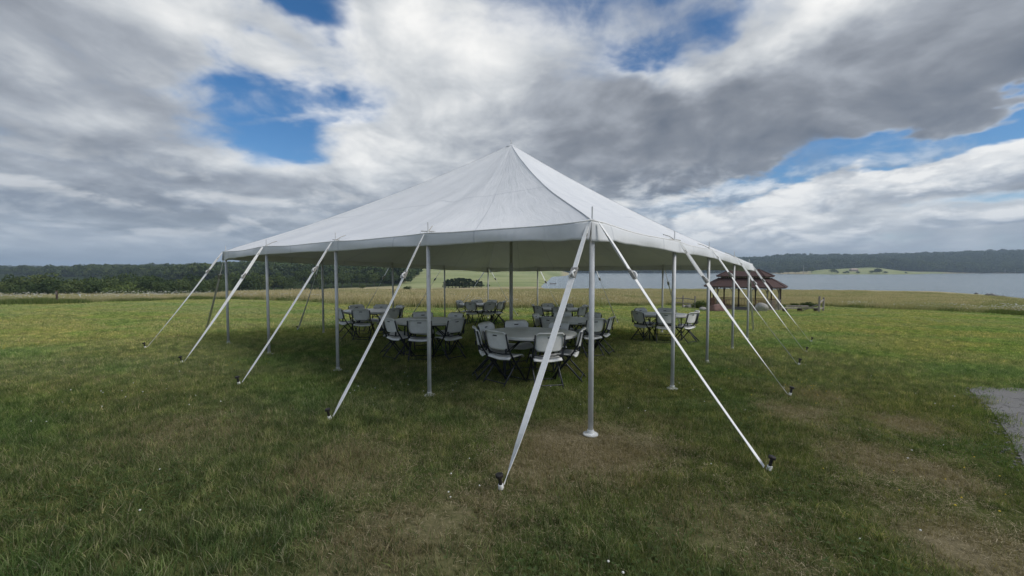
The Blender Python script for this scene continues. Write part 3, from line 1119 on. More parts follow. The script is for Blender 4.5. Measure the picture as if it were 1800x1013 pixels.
x, y = g.uniform(-7, 7, 700), g.uniform(1.6, 8.0, 700)
k = lawn_ok(x, y) & (fbm(x + 40, y, .8) > .55) & (np.abs(x) < 1.35 * y + 1) & (g.random(700) < np.where(x < 0, .8, .25))
o = spread('clover_flowers', 'tiny white clover flower heads dotted through the grass', x[k], y[k], [dot_flower('clover_flower_00', M['petal'], .0065, .055)], .8, 1.2, g)
o['category'] = 'flowers'
yc = [ground(*q)[:2] for q in ((165, 580), (215, 597), (620, 638), (1420, 690), (440, 640), (1290, 655), (1790, 880), (30, 612))]
xs, ys = [], []
for (cx, cy_) in yc:
    kk = 22
    xs += list(g.normal(cx, .55, kk))
    ys += list(g.normal(cy_, .35, kk))
xs, ys = np.array(xs), np.array(ys)
k = lawn_ok(xs, ys)
o = spread('yellow_flowers', 'small yellow flowers scattered in the lawn', xs[k], ys[k], [dot_flower('yellow_flower_00', M['yellow'], .0055, .05)], .8, 1.3, g)
o['category'] = 'flowers'


# loose stones along the broken edge of the asphalt
def pebble(name, seed):
    b = bmesh.new()
    bmesh.ops.create_icosphere(b, subdivisions=1, radius=.011)
    g_ = np.random.default_rng(seed)
    for v in b.verts:
        v.co *= .7 + .6 * g_.random()
        v.co.z *= .65
    me = bpy.data.meshes.new(name)
    b.to_mesh(me)
    b.free()
    me.materials.append(M['pebble'])
    return bpy.data.objects.new(name, me)


M['pebble'] = pbr('grey_pebbles', (.22, .21, .20), .85, var=.4, vscale=40)
pb = [pebble('pebble_%02d' % i, i) for i in range(4)]
px_, py_ = [], []
for i in range(len(PATH_L) - 1):
    a, b = np.array(PATH_L[i]), np.array(PATH_L[i + 1])
    t = g.random(40)[:, None]
    q_ = a + (b - a) * t
    px_ += list(q_[:, 0] + np.abs(g.normal(0, .16, 40)) - .12)
    py_ += list(q_[:, 1] + g.normal(0, .10, 40))
px_, py_ = np.array(px_), np.array(py_)
o = spread('loose_gravel', 'loose grey stones along the broken asphalt edge', px_, py_, pb, .5, 1.5, g, dz=.008)
o['category'] = 'gravel'
k = g.random(len(px_)) < .06
o = spread('edge_grass', 'grass tufts creeping over the asphalt edge', px_[k] - .12, py_[k], tf, .6, 1.0, g)

# ------------------------------------------------------------------ meadow: tall stalks with seed heads
def mead_tint(nb, pos, c, r, h):
    n3 = nb.noise(nb.vm('MULTIPLY', pos, (.035, .10, .0)), 1.0, 7, .62)
    green = nb.mix(r, (.21, .25, .10), (.33, .36, .17))
    c = nb.mix(nb.mapr(n3, .46, .62, 0, .8), c, green)
    return nb.mix(nb.mapr(h, .75, .05, 0, .9), c, green)


M['meadow'] = leafy('meadow_stalks', [(0, (.36, .33, .19)), (.5, (.50, .43, .27)), (1, (.64, .55, .38))], trans=.42, patch=mead_tint)
M['weed'] = leafy('edge_weeds', [(0, (.10, .14, .05)), (.5, (.165, .215, .08)), (1, (.25, .28, .12))], trans=.42)
M['bush'] = M['weed']


def stalk_patch(name, size, n, h0, h1, w, seed, mat, heads=True):
    g = np.random.default_rng(seed)
    V, F, C = [], [], []
    for i in range(n):
        x, y = g.normal(0, size * .30, 2)
        hh = h0 + (h1 - h0) * g.random()
        th, ld, ln = g.random() * 6.28, g.random() * 6.28, .08 + .35 * g.random()
        r = g.random()
        wv = np.array([math.cos(th), math.sin(th), 0]) * w * (.6 + .8 * g.random()) / 2
        dv = np.array([math.cos(ld), math.sin(ld), 0]) * hh * ln
        b0 = np.array([x, y, -.05])
        p1 = b0 + dv * .3 + np.array([0, 0, hh * .6])
        p2 = b0 + dv + np.array([0, 0, hh])
        b = len(V)
        V += [b0 - wv, b0 + wv, p1 + wv * .7, p1 - wv * .7, p2]
        F += [(b, b + 1, b + 2), (b, b + 2, b + 3), (b + 3, b + 2, b + 4)]
        C += [(r, 0, 0), (r, 0, 0), (r, .6, 0), (r, .6, 0), (r, 1, 0)]
        if heads and g.random() < .6:
            b = len(V)
            hv = wv * 1.5
            V += [p2 - hv, p2 + hv, p2 + dv * .12 + np.array([0, 0, .09])]
            F += [(b, b + 1, b + 2)]
            C += [(min(1, r + .3), 1, 0)] * 3
    return bpy.data.objects.new(name, np_mesh(name, V, F, mat, C))


def umbel_patch(name, seed, n=14):
    g = np.random.default_rng(seed)
    b = MB()
    for i in range(n):
        x, y = g.normal(0, .55, 2)
        z = .28 + .26 * g.random()
        r = .016 + .024 * g.random()
        b.lathe([(r * .25, z - r * .5), (r, z), (r * .75, z + r * .22)], (x, y, 0), n=7)
    return bpy.data.objects.new(name, b.mesh(name, M['petal']))


mp = [stalk_patch('meadow_%02d' % i, 1.9, 620, .20, .55, .018, 100 + i, M['meadow']) for i in range(4)]
mpf = [stalk_patch('meadow_far_%02d' % i, 4.5, 520, .25, .6, .06, 110 + i, M['meadow']) for i in range(3)]
wp = [stalk_patch('weeds_%02d' % i, 1.3, 520, .12, .46, .030, 120 + i, M['weed'], False) for i in range(4)]
um = [umbel_patch('umbels_%02d' % i, 130 + i) for i in range(3)]


def edge_band(n, r0, r1, a0=-1.05, a1=1.05):
    a = g.uniform(a0, a1, n)
    r = edge_r(a) + g.uniform(r0, r1, n)
    return r * np.sin(a), r * np.cos(a)


GAZ = np.array([21.0, 38.0])                                   # gazebo centre


def clear_gaz(x, y, rad=5.2):
    return np.hypot(x - GAZ[0], y - GAZ[1]) > rad


x, y = edge_band(3600, .6, 34)
k = clear_gaz(x, y)
x, y = x[k], y[k]
o = spread('meadow_grass', 'tall tan meadow grass behind the lawn', x, y, mp, .75, 1.25, g, smod=(.25 + 1.35 * fbm(x, y, .20)) * (.55 + .45 * sstep(-.75, -.45, np.arctan2(x, y))))
x, y = edge_band(4200, 30, 175)
k = (terr(x, y) > LZ + .4) & (zones(x, y)[1] < .5)
x, y = x[k], y[k]
o = spread('meadow_grass', 'meadow grass running down towards the lake', x, y, mpf, .7, 1.2, g, smod=.45 + .9 * fbm(x, y, .06))
x, y = edge_band(900, .1, 1.5)
k = clear_gaz(x, y, 4.5)
x, y = x[k], y[k]
o = spread('edge_weeds', 'dark green weeds along the foot of the meadow', x, y, wp, .5, 1.0, g, smod=.25 + 1.0 * fbm(x, y, .35))
o['category'] = 'weeds'
x, y = edge_band(1500, .4, 7.0)
fl = fbm(x + 9, y, .10)
px = 900 + FPX * x / y
k = clear_gaz(x, y) & ((fl > .46) | (px > 1500)) & (g.random(len(x)) < np.where(px > 1480, .6, np.where(px < 560, .30, .18)))
o = spread('meadow_flowers', 'white flat-topped wildflowers along the meadow edge', x[k], y[k], um, .8, 1.25, g)
o['category'] = 'flowers'

# ------------------------------------------------------------------ the pole tent
tent = empty('pole_tent', (-0.08, 11.0, tz(-0.08, 11.0)))
tag(tent, 'large white peaked pole tent guyed to the lawn with white straps', 'tent')
TX, TY, TZ = tent.location


def loc(p):
    return (p[0] - TX, p[1] - TY, p[2] - TZ)


S_ = 9.69 / 4
_u = np.array([math.cos(2.48762), math.sin(2.48762)])
_v = np.array([_u[1], -_u[0]])
_c0 = np.array([0.8194, 4.2102])
BASE_PX = {(0, 0): (1038, 766), (0, 1): (1181.5, 685), (0, 2): (1242.4, 639), (0, 3): (1287, 615.5), (0, 4): (1313.5, 598.0),
           (1, 0): (755, 697), (2, 0): (594, 652), (3, 0): (473, 624), (4, 0): (401.5, 605)}
TOP_PY = {(0, 0): 390, (0, 1): 425, (0, 2): 439, (0, 3): 453, (0, 4): 465, (1, 0): 411, (2, 0): 425, (3, 0): 434, (4, 0): 443.5}
X_PX = {(4, 1): 567, (4, 2): 690.5, (4, 3): 781.5, (4, 4): 858, (3, 4): 945, (2, 4): 1044, (1, 4): 1165}
LOOP = [(k, 0) for k in range(4)] + [(4, k) for k in range(4)] + [(4 - k, 4) for k in range(4)] + [(0, 4 - k) for k in range(4)]
PB, PT = {}, {}
for ab in LOOP:
    p = _c0 + (ab[0] * _u + ab[1] * _v) * S_
    if ab in BASE_PX:
        q_ = ground(*BASE_PX[ab])
        PB[ab] = q_
        PT[ab] = np.array([q_[0], q_[1], at_depth(900, TOP_PY[ab], q_[1])[2]])
    else:
        xx = (X_PX[ab] - 900) / FPX * p[1]
        zb = tz(xx, p[1])
        PB[ab] = np.array([xx, p[1], zb])
        PT[ab] = np.array([xx, p[1], zb + 2.15])
CEN = np.mean([PB[k][:2] for k in ((0, 0), (4, 0), (4, 4), (0, 4))], axis=0)
CEN[0] = (898.5 - 900) / FPX * CEN[1]
PEAK = np.array([CEN[0], CEN[1], at_depth(897, 258, CEN[1])[2]])

# eave line: 14 points per bay, sagging a little between the poles
NB_ = 14
eave, along, frac = [], [], []
for i, ab in enumerate(LOOP):
    a, b = PT[ab], PT[LOOP[(i + 1) % 16]]
    for j in range(NB_):
        t = j / NB_
        p = a + (b - a) * t
        mid = (PT[LOOP[(i // 4) * 4]] + PT[LOOP[((i // 4) * 4 + 4) % 16]]) / 2
        outw = mid[:2] - CEN
        outw = outw / np.hypot(*outw)
        s = math.sin(math.pi * t)
        p = p.copy()
        p[2] -= .018 * s + .004 * math.sin(t * 9 + i)
        p[:2] += outw * (.045 - .025 * s)
        eave.append(p)
        along.append((i % 4 + t) * S_)
        frac.append((i % 4 + t) / 4)
eave = np.array(eave)
for k in range(4):                                             # corners reach out past both sides
    c = eave[k * 4 * NB_]
    d = c[:2] - CEN
    eave[k * 4 * NB_, :2] += d / np.hypot(*d) * .05
NE = len(eave)
NT = 34
gt = np.random.default_rng(3)
V, C = [], []
NS = 4 * NB_ + 1                                                # columns per side, the hips doubled so that they stay crisp
COLS = [(sd * 4 * NB_ + k, sd, k) for sd in range(4) for k in range(NS)]
for j in range(NT + 1):
    t = (j / NT)**.85
    for (i_, sd, k0) in COLS:
        i = i_ % NE
        e = eave[i]
        f = k0 / (NS - 1)
        al = k0 / NB_ * S_
        hip = math.sin(math.pi * f)                            # 0 at the hips, 1 in the middle of a side
        end = PEAK.copy()
        d = e[:2] - CEN
        end[:2] = CEN + d / np.hypot(*d) * .10
        p = e + (end - e) * t
        k_ = .225 + .14 * hip
        rise = PEAK[2] - e[2]
        p[2] -= rise * k_ * t * (1 - t)
        p[2] -= .07 * hip * math.sin(math.pi * t)
        # tension folds running up from the poles
        bay = (k0 % NB_) / NB_
        p[2] += .014 * math.cos(2 * math.pi * bay) * math.exp(-t * 7) * (1 if t > 0 else 0)
        p[2] += .014 * math.sin(al * 5.3 + t * 6 + sd * 2) * math.exp(-t * 3.5) * math.sin(math.pi * min(1, t * 3)) if t < 1 else 0
        p[2] += .034 * math.sin(al * 3.4 + t * 12) * math.exp(-((t - .45) / .16)**2) * math.exp(-((f - .42) / .14)**2)
        p[2] += .03 * (vnoise(al * .9 + sd * 9, t * 5, 1.0) - .5) * math.sin(math.pi * t)
        V.append(loc(p))
        C.append((al, t * math.hypot(np.hypot(*(e[:2] - CEN)), rise), 0))
F = []
NCOL = len(COLS)
for j in range(NT):
    for sd in range(4):
        for k0 in range(NS - 1):
            i = sd * NS + k0
            F.append((j * NCOL + i, (j + 1) * NCOL + i, (j + 1) * NCOL + i + 1, j * NCOL + i + 1))
canopy = bpy.data.objects.new('canopy', np_mesh('canopy', V, F, M['vinyl'], C, smooth=True))
COL.objects.link(canopy)
canopy.parent = tent

# rope edge sewn into the eave, and the valance hanging under it
for sd in range(4):
    ids = [(sd * 4 * NB_ + k) % NE for k in range(4 * NB_ + 1)]
    n = len(ids)
    V, C, F = [], [], []
    NR = 7
    for j in range(NR + 1):
        t = j / NR
        for k, i in enumerate(ids):
            e = eave[i]
            mid = (PT[LOOP[sd * 4]] + PT[LOOP[(sd * 4 + 4) % 16]]) / 2
            outw = mid[:2] - CEN
            outw = outw / np.hypot(*outw)
            fc = k / (n - 1)
            bay = (k % NB_) / NB_
            cor = math.exp(-min(fc, 1 - fc) * 16)
            drop = .168 + .03 * cor - .026 * math.sin(math.pi * bay)
            fold = .018 * math.sin(k * .43 + sd) + .006 * math.sin(k * 1.1 + t * 2)
            bell = .012 * math.sin(math.pi * t) * math.sin(math.pi * bay)
            o_ = .002 + fold * t + bell + .012 * t
            p = np.array([e[0] + outw[0] * o_, e[1] + outw[1] * o_, e[2] + .004 - drop * t])
            if cor > .05:                                      # folds drawn up to the corner
                p[2] += .014 * cor * math.sin(k * 1.9) * t
                p[:2] += outw * .045 * cor * math.sin(k * 1.4 + 1) * t
            V.append(loc(p))
            C.append((along[i] if k < n - 1 else 9.69, -drop * t, 0))
    for j in range(NR):
        for k in range(n - 1):
            F.append((j * n + k, (j + 1) * n + k, (j + 1) * n + k + 1, j * n + k + 1))
    vo = bpy.data.objects.new('valance', np_mesh('valance', V, F, M['vinyl'], C, smooth=True))
    COL.objects.link(vo)
    vo.parent = canopy
    md = vo.modifiers.new('thickness', 'SOLIDIFY')
    md.thickness = .003
    md.offset = 0
    MB().tube([loc(eave[i] + np.array([0, 0, .006])) for i in ids], .009, 6).build('edge_rope', M['strap'], canopy, smooth=True)
# heavier webbing welded along the four hips
for k in range(4):
    i = k * NS
    pts = [np.array(canopy.data.vertices[j * NCOL + i].co) + np.array([0, 0, .006]) for j in range(NT + 1)]
    MB().tube(pts, .0035, 6).build('hip_webbing', M['vinyl'], canopy, smooth=True)

# side poles with pin, base plate and the cords tied at the pin
for ab in LOOP:
    b, t = PB[ab], PT[ab]
    lb, lt = loc(b), loc(t)
    po = MB().tube([(lb[0], lb[1], lb[2] - .02), (lb[0], lb[1], lt[2] - .01)], .027, 14).build('side_pole', M['alu'], tent, smooth=True)
    MB().tube([(lb[0], lb[1], lt[2] - .02), (lb[0], lb[1], lt[2] + .15)], .0075, 8).build('pole_pin', M['alu'], po)
    MB().lathe([(.078, .0), (.078, .010), (.066, .014), (.036, .020), (.034, .05)], (lb[0], lb[1], lb[2] + .012), 20).build('base_plate', M['plate'], po)
    d = np.array([CEN[0] - b[0], CEN[1] - b[1]])
    d = d / np.hypot(*d)
    e_ = np.array([-d[1], d[0]])
    MB().lathe([(.022, .0), (.024, .012), (.016, .016)], (lb[0], lb[1], lt[2] + .012), 10).build('grommet_ring', M['alu'], po)
    cm = MB()
    if ab not in ((0, 0), (4, 0), (4, 4), (0, 4)):
        cm.tube([(lb[0], lb[1], lt[2] + .025), (lb[0] + d[0] * .10, lb[1] + d[1] * .10, lt[2] + .085), (lb[0] + d[0] * .2 + e_[0] * .02, lb[1] + d[1] * .2, lt[2] + .12)], .006, 5)
        cm.tube([(lb[0] + e_[0] * .10, lb[1] + e_[1] * .10, lt[2] + .035), (lb[0], lb[1], lt[2] + .03), (lb[0] - e_[0] * .12, lb[1] - e_[1] * .12, lt[2] + .02)], .006, 5)
        cm.build('tie_cord', M['rope'], po)
# centre pole in two sleeved lengths
cb = np.array([CEN[0], CEN[1], tz(*CEN)])
cl_ = loc(cb)
pk = loc(PEAK)
cp = MB().tube([(cl_[0], cl_[1], cl_[2] - .02), (cl_[0], cl_[1], cl_[2] + 2.05)], .046, 16).build('centre_pole', M['alu'], tent, smooth=True)
MB().tube([(cl_[0], cl_[1], cl_[2] + 1.9), (cl_[0], cl_[1], pk[2] - .03)], .040, 16).build('upper_tube', M['alu'], cp, smooth=True)
MB().tube([(cl_[0], cl_[1], pk[2] - .05), (cl_[0], cl_[1], pk[2] + .17)], .012, 8).build('pole_pin', M['alu'], cp)
MB().lathe([(.13, .0), (.13, .012), (.06, .02), (.05, .06)], (cl_[0], cl_[1], cl_[2] + .012), 20).build('base_plate', M['plate'], cp)
MB().lathe([(.16, -.05), (.13, .0), (.06, .03), (.03, .05)], (pk[0], pk[1], pk[2]), 20).build('peak_cap', M['vinyl'], cp, smooth=True)

# guy straps: doubled upper web, buckle, broad lower web, iron stake
STAKE_PX = [((0, 0), (886, 860)), ((1, 0), (585, 738)), ((2, 0), (425, 677)), ((3, 0), (324, 639)), ((4, 0), (259, 613)),
            ((4, 0), (363, 581)), ((4, 1), (524, 581)), ((0, 0), (1343, 828)), ((0, 1), (1384, 697)), ((0, 2), (1401, 643)), ((0, 3), (1414, 620.5)), ((0, 4), (1423.5, 602)),
            ((0, 4), (1324, 583))]
guys = [(ab, ground(*q)) for ab, q in STAKE_PX]
for ab, od in (((4, 2), -_v), ((4, 3), -_v), ((4, 4), -_v), ((4, 4), _v), ((3, 4), _v), ((2, 4), _v), ((1, 4), _v)):
    # the back rows are guyed the same way, straight out from their side
    dirn = _u if (ab[0] == 4 and od is not _v) else _v
    q_ = PB[ab][:2] + dirn * 2.05
    guys.append((ab, np.array([q_[0], q_[1], tz(*q_)])))


def ribbon(pts, widths, side, twist, mat, name, parent, th=.004):
    V, F = [], []
    side = Vector(side).normalized()
    n = len(pts)
    for i in range(n):
        p = Vector(pts[i])
        d = (Vector(pts[min(n - 1, i + 1)]) - Vector(pts[max(0, i - 1)])).normalized()
        s = (side - d * side.dot(d)).normalized()
        s = Matrix.Rotation(twist[i], 3, d) @ s
        nn = d.cross(s) * th / 2
        w = widths[i] / 2
        V += [p - s * w - nn, p + s * w - nn, p + s * w + nn, p - s * w + nn]
    for i in range(n - 1):
        for k in range(4):
            F.append((i * 4 + k, i * 4 + (k + 1) % 4, i * 4 + 4 + (k + 1) % 4, i * 4 + 4 + k))
    F += [(3, 2, 1, 0), tuple(4 * (n - 1) + k for k in range(4))]
    return MB().add(V, F).build(name, mat, parent)


for gi_, (ab, st) in enumerate(guys):
    top = PT[ab].copy()
    out_ = st[:2] - PB[ab][:2]
    L2 = np.hypot(*out_)
    out_ = out_ / L2
    top[:2] += out_ * .07
    top[2] += -.01
    foot = np.array([st[0], st[1], tz(st[0], st[1]) + .035])
    side = (-out_[1], out_[0], 0)
    tb = .235 + .03 * math.sin(gi_ * 2.7)
    P3 = lambda t: top + (foot - top) * t + np.array([0, 0, -.035 * math.sin(math.pi * t)])
    tw0 = .25 * math.sin(gi_ * 1.9)
    if gi_ in (3, 4, 5, 6, 8, 9, 10, 11, 12) or gi_ > 12:      # straps put on with half a turn
        tw0 += 1.15 if out_[0] > 0 else -1.0
    ts = [tb + (1 - tb) * k / 24 for k in range(25)]
    w = [.060 if t < .93 else .060 - .025 * (t - .93) / .07 for t in ts]
    tw = [tw0 * (1 - t) + (1.15 * ((t - .70) / .30)**2 if (t > .70 and gi_ in (0,)) else .25 * max(0, (t - .9) / .1)) for t in ts]
    guy = ribbon([loc(P3(t)) for t in ts], w, side, tw, M['strap'], 'guy_strap', tent)
    # upper web: two runs meeting at the buckle
    ts = [tb * k / 8 for k in range(9)]
    up = ribbon([loc(P3(t) + np.array([0, 0, .012 * math.sin(math.pi * t / tb)])) for t in ts], [.030 + .020 * t / tb for t in ts], side, [tw0] * 9, M['strap'], 'upper_web', guy)
    ribbon([loc(P3(t) - np.array([0, 0, .012 * math.sin(math.pi * t / tb)])) for t in ts], [.028 + .018 * t / tb for t in ts], side, [tw0] * 9, M['strap'], 'upper_web', guy)
    bc, b2 = loc(P3(tb)), loc(P3(tb + .016))
    bk = MB().beam(loc(P3(tb - .022)), loc(P3(tb + .014)), .066, .030)
    bk.beam(loc(P3(tb - .030)), loc(P3(tb - .018)), .074, .012)
    bk.build('ratchet_buckle', M['buckle'], guy, bevel=.004)
    # strap tail wound round the buckle
    dv = Vector(foot - top).normalized()
    sv = Vector(side)
    nv = dv.cross(sv)
    tl = []
    for k in range(15):
        a = k / 14 * 2 * math.pi * 1.5
        tl.append(Vector(loc(P3(tb - .005))) + nv * (.022 * math.cos(a) + .010) + dv * (.036 * math.sin(a) + .02 * k / 14) + sv * (.02 * math.sin(k)))
    MB().tube(tl, .0085, 6).build('strap_tail', M['strap'], guy, smooth=True)
    # shackle ring near the eave
    rg = [Vector(loc(P3(.06))) + sv * .024 * math.cos(a) + dv * .026 * math.sin(a) for a in np.linspace(0, 6.283, 13)]
    MB().tube(rg, .0045, 5, cap=False).build('eave_ring', M['buckle'], guy)
    # stake leaning away from the tent
    sk = np.array([st[0], st[1], tz(st[0], st[1])])
    sk[:2] += out_ * .03
    l0 = loc(sk - np.array([out_[0] * -.0, 0, .12]))
    ax = Vector((out_[0] * .20, out_[1] * .20, 1)).normalized()
    b0 = Vector(loc(sk))
    s_ = MB()
    s_.tube([b0 - ax * .15, b0 + ax * .115], .0135, 10)
    s_.tube([b0 + ax * .113, b0 + ax * .119, b0 + ax * .138, b0 + ax * .143], [.018, .029, .029, .020], 12)
    ss = s_.build('stake', M['stake'], tent, smooth=False)
    MB().tube([b0 + ax * .02, b0 + ax * .055], [.022, .019], 10).build('strap_loop', M['strap'], ss)

# ------------------------------------------------------------------ round folding tables and folding chairs
def make_table():
    t = empty('round_table')
    top = MB().lathe([(.735, .690), (.757, .694), (.762, .706), (.762, .728), (.756, .737), (.735, .7405), (.3, .7405), (.02, .7405)], n=56)
    to = top.build('tabletop', M['table'], t, smooth=False)
    MB().lathe([(.70, .672), (.70, .689)], n=40).build('underframe_ring', M['frame'], to)
    for a in (-.5 * math.pi, .5 * math.pi):
        b = MB()
        x, y = math.cos(a) * .763, math.sin(a) * .763
        b.box((x, y, .716), (.075, .006, .013))
        b.build('rim_slot', M['slot'], to)
    for sx in (-1, 1):
        fr = MB()
        fr.tube([(sx * .42, -.30, .675), (sx * .42, .30, .675)], .014, 8)
        fr.tube([(sx * .42, -.30, .36), (sx * .42, .30, .36)], .011, 8)
        fr.tube([(sx * .42, -.12, .36), (sx * .08, 0, .67)], .010, 8)
        fr.tube([(sx * .42, .12, .36), (sx * .08, 0, .67)], .010, 8)
        f = fr.build('leg_frame', M['frame'], t)
        for sy in (-1, 1):
            MB().tube([(sx * .42, sy * .24, .675), (sx * .42, sy * .26, .36), (sx * .43, sy * .27, .012)], .0145, 10).build('leg', M['frame'], f)
    return t


def make_chair():
    c = empty('folding_chair')
    # seat: dished, waterfall front edge; the sitter faces +y
    def seat(u, v):
        x = (u - .5) * (.43 - .05 * v)
        y = -.185 + .40 * v
        z = .440 + .012 * math.cos((u - .5) * math.pi * 1.6) * -1 + .016 * v - .045 * max(0, (v - .78) / .22)**2 - .030 * max(0, (.12 - v) / .12)**2
        return (x, y, z)
    MB().grid(seat, 10, 12).build('seat', M['plastic'], c, smooth=True, solid=.020, off=-1)
    # backrest: curved round the sitter, top edge rolled back, rounded corners
    def back(u, v):
        w = .445 - .05 * (1 - v)**2 - .03 * max(0, (v - .85) / .15)**2
        x = (u - .5) * w
        z = .560 + .272 * v
        y = -.222 - .053 * v + .038 * (2 * abs(u - .5))**2 - .045 * max(0, (v - .86) / .14)**2
        edge = 2 * abs(u - .5)
        z += -.035 * max(0, (edge - .8) / .2)**2 * (1 if v > .5 else -1) * abs(2 * v - 1) - .012 * (1 - edge**2) * (1 if v < .3 else 0)
        return (x, y, z)
    bo = MB().grid(back, 14, 12).build('backrest', M['plastic'], c, smooth=True, solid=.016, off=0)
    sl = MB()
    p = back(.5, .74)
    for dy in (-.0105, .0105):
        sl.box((0, p[1] + dy, p[2]), (.078, .004, .017))
    sl.build('handle_slot', M['slot'], bo)
    for sx in (-1, 1):
        # long tube: side of the backrest down and forward to the front foot
        MB().tube([(sx * .222, -.272, .800), (sx * .226, -.215, .600), (sx * .228, -.10, .420), (sx * .225, .245, .012)], .0135, 8).build('leg', M['frame'], c, smooth=True)
        # rear leg from under the seat
        MB().tube([(sx * .196, .115, .425), (sx * .200, -.03, .300), (sx * .205, -.285, .012)], .0125, 8).build('leg', M['frame'], c, smooth=True)
        MB().tube([(sx * .210, -.155, .505), (sx * .200, -.09, .432), (sx * .198, .10, .428)], .010, 6).build('seat_link', M['frame'], c)
        MB().box((sx * .205, -.235, .545), (.022, .022, .075)).build('back_bracket', M['frame'], c)
    MB().tube([(-.226, .200, .060), (.226, .200, .060)], .009, 6).build('cross_bar', M['frame'], c)
    MB().tube([(-.204, -.240, .068), (.204, -.240, .068)], .009, 6).build('cross_bar', M['frame'], c)
    MB().tube([(-.215, -.170, .500), (-.09, -.188, .484), (.09, -.188, .484), (.215, -.170, .500)], .010, 6).build('back_support_bar', M['frame'], c)
    return c


TABLES = [  # x, y, turn, wording, chair angles (degrees, 0 = right of the table, -90 = towards the camera)
    (.30, 6.88, .06, 'table nearest the front pole', [-131, -73, -20, 50, 103, 150, -166]),
    (-1.78, 8.80, .0, 'table left of the nearest', [-90, -133, -41, 176, 107, 53]),
    (-3.85, 11.45, .0, 'far left table', [-140, -86, -32, 4, 45, 90, 134]),
    (-1.20, 15.6, .0, 'farthest table, left of centre', [-108, -62, 10, -22, 100, 60, 162]),
    (1.36, 9.42, .05, 'table right behind the nearest', [-68, -25, 165, -137, 48, 98]),
    (1.55, 13.4, .0, 'distant table right of centre', [-45, -98, 112, 70, 172, -150, 15]),
    (4.12, 11.5, .0, 'right-hand table', [-106, -152, -52, -6, 116, 64]),
]
TLAB = ['round grey-white folding table nearest the camera beside the front corner pole', 'round folding table left of the nearest one, partly behind a side pole',
        'round folding table at the far left under the tent', 'round folding table farthest back, just left of the centre pole',
        'round folding table directly behind the nearest table', 'distant round folding table in the row behind the nearest ones, right of the centre pole',
        'round folding table at the right under the tent with wide lawn around it']
tproto, cproto = make_table(), make_chair()


def side_word(a):
    a = (a + 360) % 360
    names = [(0, 'right side'), (45, 'far right side'), (90, 'far side'), (135, 'far left side'), (180, 'left side'), (225, 'near left side'), (270, 'near side'), (315, 'near right side')]
    return min(names, key=lambda q: min(abs(a - q[0]), 360 - abs(a - q[0])))[1]


gc = np.random.default_rng(11)
slope = Matrix(((1, 0, 0), (0, 1, 0), (0, 0, 1)))
first_t, first_c = True, True
for ti, (x, y, rz, word, angs) in enumerate(TABLES):
    t = tproto if first_t else copy_tree(tproto)
    first_t = False
    t.location = (x, y, tz(x, y))
    t.rotation_euler = (math.atan(GY), -math.atan(GX), rz)
    tag(t, TLAB[ti], 'table', 'round folding tables under the tent')
    used = set()
    for a in angs:
        c = cproto if first_c else copy_tree(cproto)
        first_c = False
        ar = math.radians(a)
        rr = .62 + gc.uniform(-.02, .07)
        cx, cy_ = x + rr * math.cos(ar), y + rr * math.sin(ar)
        c.location = (cx, cy_, tz(cx, cy_))
        # faces the table centre
        c.rotation_euler = (math.atan(GY), -math.atan(GX), ar + math.pi / 2 + gc.uniform(-.10, .10))
        sw = side_word(a)
        if sw in used:
            alt = {'near side': 'near side, a little left', 'near right side': 'near right corner', 'far side': 'far side, a little right', 'near left side': 'near left corner'}
            sw = alt.get(sw, sw + ' too')
        used.add(sw)
        tag(c, 'grey folding chair, %s, at the %s' % (sw, word), 'chair', 'folding chairs round the tables')

# ------------------------------------------------------------------ lakeside gazebo with two-tier roof
gz = tz(*GAZ)
gaz = empty('gazebo', (GAZ[0], GAZ[1], gz), math.radians(-37))
gaz.scale = (.86, .86, .90)
tag(gaz, 'brown wooden gazebo with two-tier shingled roof by the lake', 'gazebo')
OCT = [(-2.25, -1.75), (-.80, -1.75), (.80, -1.75), (2.25, -1.75), (3.15, -.85), (3.15, .85), (2.25, 1.75), (.80, 1.75), (-.80, 1.75), (-2.25, 1.75), (-3.15, .85), (-3.15, -.85)]
FL, EV = .22, 2.42
dk = MB()
_oc = [(-2.4, -1.9), (2.4, -1.9), (3.32, -.9), (3.32, .9), (2.4, 1.9), (-2.4, 1.9), (-3.32, .9), (-3.32, -.9)]
dk.add([(p[0], p[1], FL) for p in _oc] + [(p[0], p[1], -.25) for p in _oc], [tuple(range(8))] + [(i, i + 8, (i + 1) % 8 + 8, (i + 1) % 8) for i in range(8)])
dko = dk.build('deck', M['deck'], gaz)
for i in range(24):                                            # deck boards
    yy = -1.84 + i * .16
    hw = 3.28 if abs(yy) < .9 else 3.28 - (abs(yy) - .9) * .92
    MB().box((0, yy, FL + .011), (2 * hw, .150, .018)).build('deck_board', M['deck'], dko)
st_ = MB()
st_.box((0, -2.20, .05), (1.7, .55, .10))
st_.build('step', M['deck'], gaz)
front = {0, 1, 2, 3, 4}
for i, (px_, py_) in enumerate(OCT):
    m_ = M['wood_grey'] if i in (0, 1, 2, 3, 4) else M['wood_dark']
    po = MB().box((px_, py_, (FL + EV) / 2), (.125, .125, EV - FL)).build('post', m_, gaz, bevel=.008)
    MB().box((px_, py_, FL + .14), (.16, .16, .24)).build('post_base', m_, po)
    # curved braces to both neighbours
    for nb_ in (OCT[i - 1], OCT[(i + 1) % 12]):
        d = np.array([nb_[0] - px_, nb_[1] - py_])
        L = np.hypot(*d)
        d = d / L
        pts = []
        for k in range(6):
            a = k / 5 * math.pi / 2
            q_ = .52 * (1 - math.cos(a))
            pts.append((px_ + d[0] * (.05 + q_), py_ + d[1] * (.05 + q_), EV - .60 + .56 * math.sin(a)))
        MB().tube(pts, .030, 5).build('arch_brace', M['wood_dark'], po)
